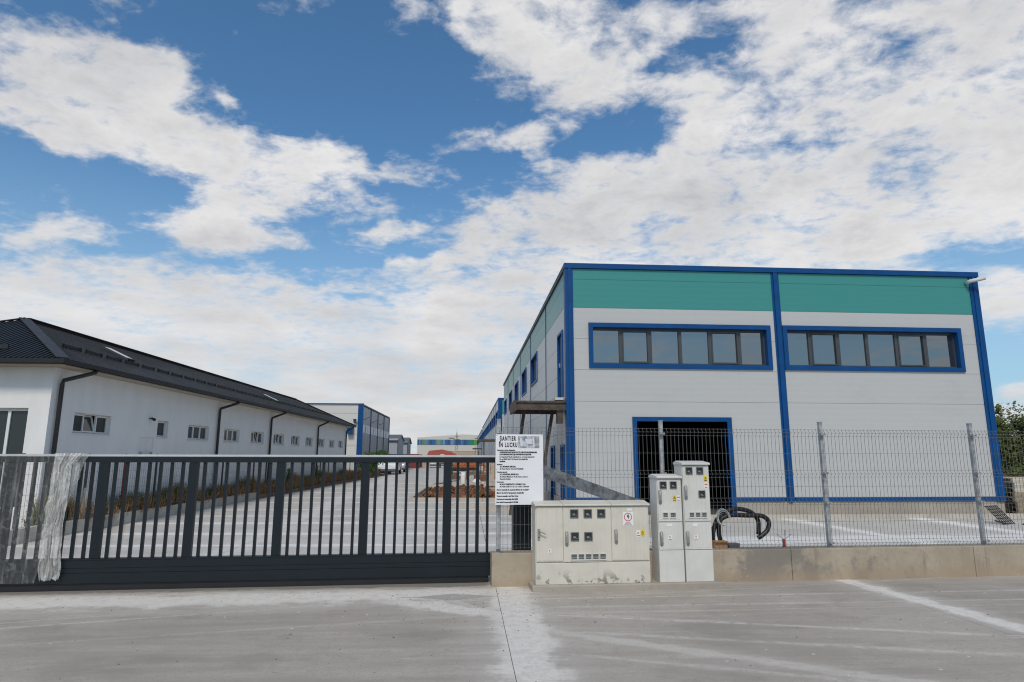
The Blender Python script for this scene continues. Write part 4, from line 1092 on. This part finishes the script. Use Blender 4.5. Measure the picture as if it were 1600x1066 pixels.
sheet('clear_flap', thin_r, 30, 40, 'film')

# ------------------------------------------------------------------ site sign
sg = thing('site_sign', 'white construction site notice board fixed on the fence post', 'sign', (0, FY, 0), FA)
SX0, SX1, SZ0, SZ1, SYO = .372, 1.0, 1.005, 1.905, -.0
box('board', (SX0, SX1, .0, .008, SZ0, SZ1), 'signw', sg)
lines = [('ȘANTIER', .425, 1.824, .078, .56, .0036), ('ÎN LUCRU', .418, 1.742, .078, .56, .0036),
 ('Denumirea și adresa obiectivului:', .39, 1.692, .020, .86, .0004),
 ('CONSTRUIRE HALE DE PRODUCȚIE, DEPOZITARE, ÎMPREJMUIRE,', .425, 1.664, .022, .76, .0007), ('PLATFORME BETONATE ȘI ORGANIZARE DE ȘANTIER', .425, 1.636, .022, .76, .0007),
 ('loc. Dragomirești-Vale, Str. Agricultorilor nr. 1a, Comuna Dragomirești-', .425, 1.606, .020, .76, .0004), ('Nr. cad. 58423, Tarla 7, Sf. 2, Parcela 1,2,3,4, Județul Ilfov,', .425, 1.577, .020, .78, .0004), ('ROMÂNIA', .425, 1.547, .020, .8, .0007),
 ('Beneficiar:', .39, 1.508, .020, .86, .0004), ('S.C. IMOGRUP AGRI S.R.L.', .43, 1.480, .023, .80, .0007), ('Str. Traian Vuia Nr. 10-12, Tel. 0744.545.303', .43, 1.452, .020, .82, .0004),
 ('Proiectant general:', .39, 1.412, .020, .86, .0004), ('S.C. INDUSTRIAL SISTEM S.R.L.', .43, 1.381, .023, .80, .0007), ('Str. Nicolae Bălcescu nr. 98, Bl. camera 1, sector 1,', .43, 1.352, .020, .86, .0004), ('București, România', .43, 1.324, .020, .86, .0004),
 ('Constructor:', .39, 1.286, .020, .86, .0004), ('SC NUV CONSTRUCT & CONSULT S.R.L.', .43, 1.255, .023, .80, .0007), ('Str. Vasile Lascăr nr. 5 et. 1 ap. 1 sector 1, București', .43, 1.227, .020, .86, .0004),
 ('Număr autorizație de construire 86/12.2 din 16.12.2019', .39, 1.186, .021, .86, .0006), ('Eliberată de: Primăria Dragomirești, Consiliul Ilfov', .39, 1.147, .021, .80, .0006),
 ('Termen de execuție a lucrărilor: 24 luni', .39, 1.107, .021, .80, .0006), ('Data începerii construcției: 08.01.2020', .39, 1.068, .021, .82, .0006), ('Data finalizării construcției: 01.07.2022', .39, 1.030, .021, .82, .0006)]
for b, x, z, s, sx, bo in lines: text(b, s*(1 if s > .05 else 1.08), sg, (x, -.0012, z), 'ink', sx=sx*(1 if s > .05 else .95), bold=bo if s > .05 else bo*1.6+.0008)
# small printed site picture
def print_mat():
    m = mat('printed_picture', (.4, .42, .45), .4); nt = m.node_tree; b = nt.nodes['Principled BSDF']
    t = nt.nodes.new('ShaderNodeTexCoord'); O = t.outputs['Object']
    n = noise(nt, O, 14, 3); v = nt.nodes.new('ShaderNodeTexVoronoi'); v.inputs['Scale'].default_value = 16; nt.links.new(O, v.inputs['Vector'])
    c = mixc(nt, n.sm(.4, .6), (.20, .22, .26), (.55, .57, .60)); c = mixc(nt, S(nt, v.outputs['Distance']).sm(.5, .3)*.5, c, (.34, .31, .26))
    nt.links.new(c, b.inputs['Base Color']); return m
pr = box('picture', (.668, .950, -.0022, -.0005, 1.728, 1.882), print_mat(), sg)
MTL['roofprint'] = mat('print_pale', (.62, .64, .68), .4)
MB().add([(.70, -.003, 1.75), (.74, -.003, 1.75), (.72, -.003, 1.85), (.69, -.003, 1.86)], [(0, 1, 2, 3)]).add([(.77, -.003, 1.79), (.85, -.003, 1.775), (.85, -.003, 1.84), (.76, -.003, 1.85)], [(0, 1, 2, 3)]).add([(.87, -.003, 1.74), (.89, -.003, 1.74), (.88, -.003, 1.87), (.86, -.003, 1.87)], [(0, 1, 2, 3)]).build('picture_roofs', MTL['roofprint'], sg)
for x in (SX0+.015, SX1-.015):
    for z in (SZ0+.03, (SZ0+SZ1)/2, SZ1-.015): MB().tube([(x, -.003, z), (x, .001, z)], .005, 8).build('screw', 'metal', sg)

# galvanised channel behind the sign
gb = thing('steel_channel', 'galvanised steel channel propped diagonally behind the sign and cabinets', 'steel channel', (0, FY, 0), FA)
p, q = Vector((.78, .45, 1.52)), Vector((3.1, 1.5, .76))
MB().beam(p, q, .012, .135).beam(p+Vector((0, .03, .075)), q+Vector((0, .03, .075)), .07, .012).beam(p+Vector((0, .03, -.075)), q+Vector((0, .03, -.075)), .07, .012).build('channel', 'beam', gb)
MB().beam((3.05, 1.45, 0), (3.05, 1.45, .76), .08, .08).build('prop', 'galv', gb)

# ------------------------------------------------------------------ electrical cabinets
slab = tag(box('cabinet_plinth', (.80, 3.26, -.36, -.003, -.05, .07), 'plinth', bevel=.012), 'thin concrete footing slab under the electrical cabinets', 'footing')
slab.location = (0, FY, 0); slab.rotation_euler = (0, 0, FA)
def decal(parent, x, z, w, hh, mt, y): return box('sticker', (x, x+w, y-.0015, y, z, z+hh), mt, parent)
def bolt(parent, x, z, s, y, mt='redink'):
    MB().prism([(x+.2*s, z+s), (x+.55*s, z+s), (x+.42*s, z+.6*s), (x+.7*s, z+.6*s), (x+.3*s, z), (x+.38*s, z+.45*s), (x+.1*s, z+.45*s)], y-.003, y-.0016).build('bolt_mark', mt, parent)
def tri(parent, x, z, s, y, mt='ink'):
    m = MB()
    P3 = [(x, z), (x+s, z), (x+s/2, z+s*.87)]
    for a, b in zip(P3, P3[1:]+P3[:1]): m.beam((a[0], y-.002, a[1]), (b[0], y-.002, b[1]), .001, s*.13, upv=(0, 0, 1)) if abs(a[1]-b[1]) > .001 else m.box(min(a[0], b[0]), max(a[0], b[0]), y-.003, y-.0016, a[1]-s*.06, a[1]+s*.06)
    m.build('triangle_mark', mt, parent); bolt(parent, x+s*.33, z+s*.15, s*.42, y, mt)
def meter(parent, x, z, s, y):
    m = MB()
    for c in cells(x, x+s, z, z+s, [(x+s*.12, x+s*.88, z+s*.12, z+s*.88)]): m.box(c[0], c[1], y-.012, y+.001, c[2], c[3])
    w = m.build('meter_window', 'gasket', parent, bevel=.003)
    box('pane', (x+s*.12, x+s*.88, y-.004, y-.002, z+s*.12, z+s*.88), 'dkglass', w)
    MB().box(x+s*.3, x+s*.62, y-.0055, y-.0042, z+s*.3, z+s*.52).box(x+s*.66, x+s*.80, y-.0055, y-.0042, z+s*.26, z+s*.34).build('meter_face', 'meter', w)
def breaker(parent, x, z, w, hh, y, n=4):
    m = MB()
    for c in cells(x, x+w, z, z+hh, [(x+w*.1, x+w*.9, z+hh*.16, z+hh*.86)]): m.box(c[0], c[1], y-.010, y+.001, c[2], c[3])
    b = m.build('breaker_window', 'cab2', parent)
    box('recess', (x+w*.1, x+w*.9, y-.003, y-.001, z+hh*.16, z+hh*.86), 'gasket', b)
    m = MB()
    for k in range(n): m.box(x+w*(.14+.74*k/n), x+w*(.14+.74*k/n)+w*.13, y-.008, y-.0032, z+hh*.3, z+hh*.5)
    m.build('breaker_row', 'metal', b)
def swing_handle(parent, x, z, y):
    m = MB().tube([(x, y-.004, z), (x, y-.012, z+.005), (x, y-.012, z+.135), (x, y-.004, z+.14)], .021, 8)
    b = m.build('handle', 'metal', parent, smooth=True)
    box('grip', (x-.009, x+.009, y-.045, y-.033, z+.02, z+.10), 'metal', b, bevel=.003)
def ribs(parent, x0, x1, z0, z1, y, n, mt):
    m = MB()
    for k in range(n): xx = x0+(x1-x0)*(k+.5)/n; m.box(xx-(x1-x0)/n*.36, xx+(x1-x0)/n*.36, y-.0025, y+.001, z0, z1)
    return m
YB_ = -.30                                  # front of the cabinets relative to the street line
cb = thing('electrical_cabinet', 'wide cream electrical cabinet with three doors and five meter windows', 'electrical cabinet', (0, FY, 0), FA)
X0, X1, D1, D2 = .848, 2.305, 1.195, 1.812
box('base', (X0, X1, YB_, -.02, .07, .325), 'cab1', cb, bevel=.006)
box('carcass', (X0, X1, YB_+.012, -.02, .327, 1.008), 'cab1', cb, bevel=.004)
for a, b, hs in ((X0-.012, D1, 0), (D1, D2, .004), (D2, X1+.012, .002)):
    MB().prismx([(YB_-.03, 1.008), (-.005, 1.008), (-.005, 1.035), (-.10, 1.062+hs), (YB_-.03, 1.030)], a+.002, b-.002).build('lid', 'cab1', cb, bevel=.006)
doors = []
for a, b, z0 in ((X0+.012, D1-.004, .345), (D1+.004, D2-.004, .333), (D2+.004, X1-.012, .345)):
    m = ribs(None, a+.012, b-.012, z0+.012, .985, YB_-.004, max(5, round((b-a)/.062)), 'cab1'); m.box(a, b, YB_-.004, YB_+.010, z0, .997)
    d = m.build('door', 'cab1', cb); doors.append(d)
yd = YB_-.0066
d = doors[0]
m = MB().box(.872, .905, yd-.010, yd, .60, .735).tube([(.888, yd-.012, .71), (.888, yd-.045, .71), (.97, yd-.045, .675)], .008, 6)
m.build('handle', 'metal', d); MB().tube([(.888, yd-.014, .635), (.888, yd-.009, .635)], .009, 8).build('lock', 'ink', d)
decal(d, 1.005, .435, .04, .06, 'stickw', yd); bolt(d, 1.012, .455, .03, yd); MB().box(1.010, 1.040, yd-.003, yd-.0016, .442, .448).build('sticker_line', 'redink', d)
d = doors[1]
for x in (1.285, 1.458, 1.632): meter(d, x, .862, .105, yd)
for x in (1.290, 1.462): meter(d, x, .585, .105, yd)
swing_handle(d, 1.238, .545, yd)
for k in range(5): breaker(d, 1.285+k*.0915, .352, .088, .085, yd, 4)
d = doors[2]
swing_handle(d, 1.868, .565, yd)
decal(d, 1.965, .765, .135, .165, 'stickw', yd)
m = MB(); n = 28; c0 = (2.031, .868)
for k in range(n):
    a0, a1 = 2*math.pi*k/n, 2*math.pi*(k+1)/n
    m.add([(c0[0]+r*math.cos(a), yd-.0022, c0[1]+r*math.sin(a)) for r, a in ((.043, a0), (.043, a1), (.052, a1), (.052, a0))], [(0, 1, 2, 3)])
m.build('red_ring', 'redink', d); bolt(d, 2.012, .838, .06, yd, 'ink')
text('ATENȚIE', .016, d, (2.031, yd-.0022, .797), 'redink', align='CENTER', bold=.0004); text('PERICOL DE', .013, d, (2.031, yd-.0022, .784), 'ink', align='CENTER'); text('ELECTROCUTARE', .013, d, (2.031, yd-.0022, .771), 'ink', align='CENTER')
decal(d, 2.02, .945, .065, .028, 'stickw', yd)
decal(d, 2.135, .625, .05, .08, 'stickw', yd); decal(d, 2.19, .632, .052, .085, 'yellow', yd); tri(d, 2.200, .668, .032, yd); tri(d, 2.145, .665, .026, yd, 'redink')
MB().box(2.196, 2.236, yd-.003, yd-.0016, .645, .651).box(2.14, 2.18, yd-.003, yd-.0016, .638, .644).build('sticker_line', 'ink', d)

def tall_cab(x0, x1, zt, label, meters, dec, brk):
    t = thing('electrical_cabinet', label, 'electrical cabinet', (0, FY, 0), FA)
    box('base', (x0, x1, YB_, -.02, .07, .455), 'cab2', t, bevel=.005)
    box('carcass', (x0, x1, YB_+.012, -.02, .457, zt-.04), 'cab2', t, bevel=.004)
    MB().prismx([(YB_-.03, zt-.04), (-.005, zt-.04), (-.005, zt-.01), (-.10, zt+.012), (YB_-.03, zt-.012)], x0-.008, x1+.008).build('lid', 'cab2', t, bevel=.006)
    ds = []
    for z0, z1 in ((.462, .795), (.812, zt-.055)):
        m = ribs(None, x0+.03, x1-.03, z0+.02, z1-.02, YB_-.004, 6, 'cab2'); m.box(x0+.008, x1-.008, YB_-.004, YB_+.010, z0, z1)
        ds.append(m.build('door', 'cab2', t))
    lo_, hi = ds
    swing_handle(lo_, x0+.035, .53, yd); swing_handle(hi, x0+.035, 1.045 if zt < 1.45 else 1.10, yd)
    decal(lo_, x0+.11, .748, .07, .034, 'stickw', yd); decal(lo_, x0+.125, .575, .05, .065, 'stickw', yd); bolt(lo_, x0+.135, .60, .032, yd); MB().box(x0+.132, x0+.168, yd-.003, yd-.0016, .584, .592).build('sticker_line', 'redink', lo_)
    for mx_, mz_ in meters: meter(hi, x0+mx_, mz_, .092, yd)
    for bx_, w in brk: breaker(hi, x0+bx_, .848, w, .078, yd, 3)
    (yx, yz), (wx, wz) = dec
    decal(hi, x0+yx, yz, .046, .08, 'yellow', yd); tri(hi, x0+yx+.007, yz+.035, .032, yd); decal(hi, x0+wx, wz, .046, .075, 'stickw', yd)
    MB().box(x0+yx+.006, x0+yx+.04, yd-.003, yd-.0016, yz+.012, yz+.022).build('sticker_line', 'ink', hi)
    MB().tube([(x0+wx+.014, yd-.003, wz+.052), (x0+wx+.014, yd-.0016, wz+.052)], .009, 10).tube([(x0+wx+.034, yd-.003, wz+.052), (x0+wx+.034, yd-.0016, wz+.052)], .009, 10).box(x0+wx+.008, x0+wx+.038, yd-.003, yd-.0016, wz+.012, wz+.022).build('round_marks', 'redink', hi)
tall_cab(2.425, 2.752, 1.385, 'shorter of the two pale upright cabinets, beside the cream one', [(.035, 1.215), (.17, 1.215)], ((.205, 1.055), (.256, 1.055)), [(.06, .075), (.155, .085)])
tall_cab(2.770, 3.135, 1.555, 'taller of the two pale upright electrical cabinets', [(.045, 1.395), (.19, 1.395), (.205, 1.10)], ((.288, 1.30), (.288, 1.215)), [(.065, .075), (.148, .075), (.231, .075)])

# ------------------------------------------------------------------ conduits, boxes and stub behind the fence
def curve(pts, n=12):
    P_ = [Vector(p) for p in pts]; res = []
    for i in range(len(P_)-1):
        p0, p1, p2, p3 = P_[max(i-1, 0)], P_[i], P_[i+1], P_[min(i+2, len(P_)-1)]
        for k in range(n):
            t = k/n; res.append(.5*((2*p1)+(p2-p0)*t+(2*p0-5*p1+4*p2-p3)*t*t+(-p0+3*p1-3*p2+p3)*t**3))
    res.append(P_[-1]); return res
cdt = thing('conduit_loops', 'thick black conduit pipes looping up behind the street wall', 'conduit', (0, FY, 0), FA)
for pts_ in ([(3.46, .34, .0), (3.42, .33, .45), (3.43, .31, .64), (3.52, .29, .82), (3.74, .30, .905), (3.97, .33, .87), (4.09, .34, .76), (4.10, .35, .61), (4.10, .36, .56)],
             [(3.58, .34, .0), (3.54, .33, .40), (3.50, .31, .60), (3.52, .28, .76), (3.66, .27, .825), (3.90, .28, .82), (4.13, .28, .81), (4.22, .28, .73), (4.19, .28, .62), (4.10, .28, .545), (4.05, .28, .52)],
             [(3.36, .36, .0), (3.37, .35, .40), (3.42, .33, .62), (3.50, .31, .74)]):
    cs = curve(pts_, 10); fine = []
    for a, b in zip(cs, cs[1:]): fine += [a, a.lerp(b, .5)]
    rr = [.033 if i % 2 else .029 for i in range(len(fine))]
    MB().tube(fine, rr, 10).build('pipe', 'cable', cdt, smooth=True)
wc = thing('wire_coil', 'small coil of white wire tied round the black conduits', 'wire coil', (0, FY, 0), FA)
for k in range(5):
    pp = []
    rx, rz_, ox, oz = .075+.012*k*.5, .095+.008*k*.5, random.uniform(-.012, .012), random.uniform(-.015, .015); tl = random.uniform(-.4, .4)
    for i in range(29):
        a = 2*math.pi*i/28; pp.append((3.535+ox+rx*math.cos(a), .225+.02*math.sin(a+tl)-k*.004, .80+oz+rz_*math.sin(a+tl*.3)))
    MB().tube(pp, .0026, 5).build('loop', 'cord', wc)
cbx = thing('cardboard_box', 'small brown cardboard box on the wall behind the fence', 'box', (0, FY, 0), FA)
box('carton', (3.36, 3.545, .16, .25, .407, .497), 'card', cbx); box('flap', (3.36, 3.545, .12, .158, .487, .494), 'card', cbx)
jb = thing('junction_box', 'flat dark grey plastic box on the wall by the conduits', 'box', (0, FY, 0), FA)
box('case', (3.56, 3.71, .14, .25, .407, .452), 'gbox', jb, bevel=.004); box('lid', (3.555, 3.715, .135, .255, .453, .466), 'gbox', jb, bevel=.003)
st = thing('cable_stub', 'short red cable stub with splayed wires on the wall', 'cable stub', (0, FY, 0), FA)
MB().tube([(4.386, .21, .40), (4.386, .21, .505)], .021, 10).build('sleeve', 'redp', st)
for dx_, dz_, mt in ((-.11, .08, 'wire'), (.11, .075, 'cable'), (.015, .13, 'wire')): MB().tube([(4.386, .21, .50), (4.386+dx_*.5, .20, .505+dz_*.45), (4.386+dx_, .20, .50+dz_)], .0035, 5).build('wire_end', mt, st)
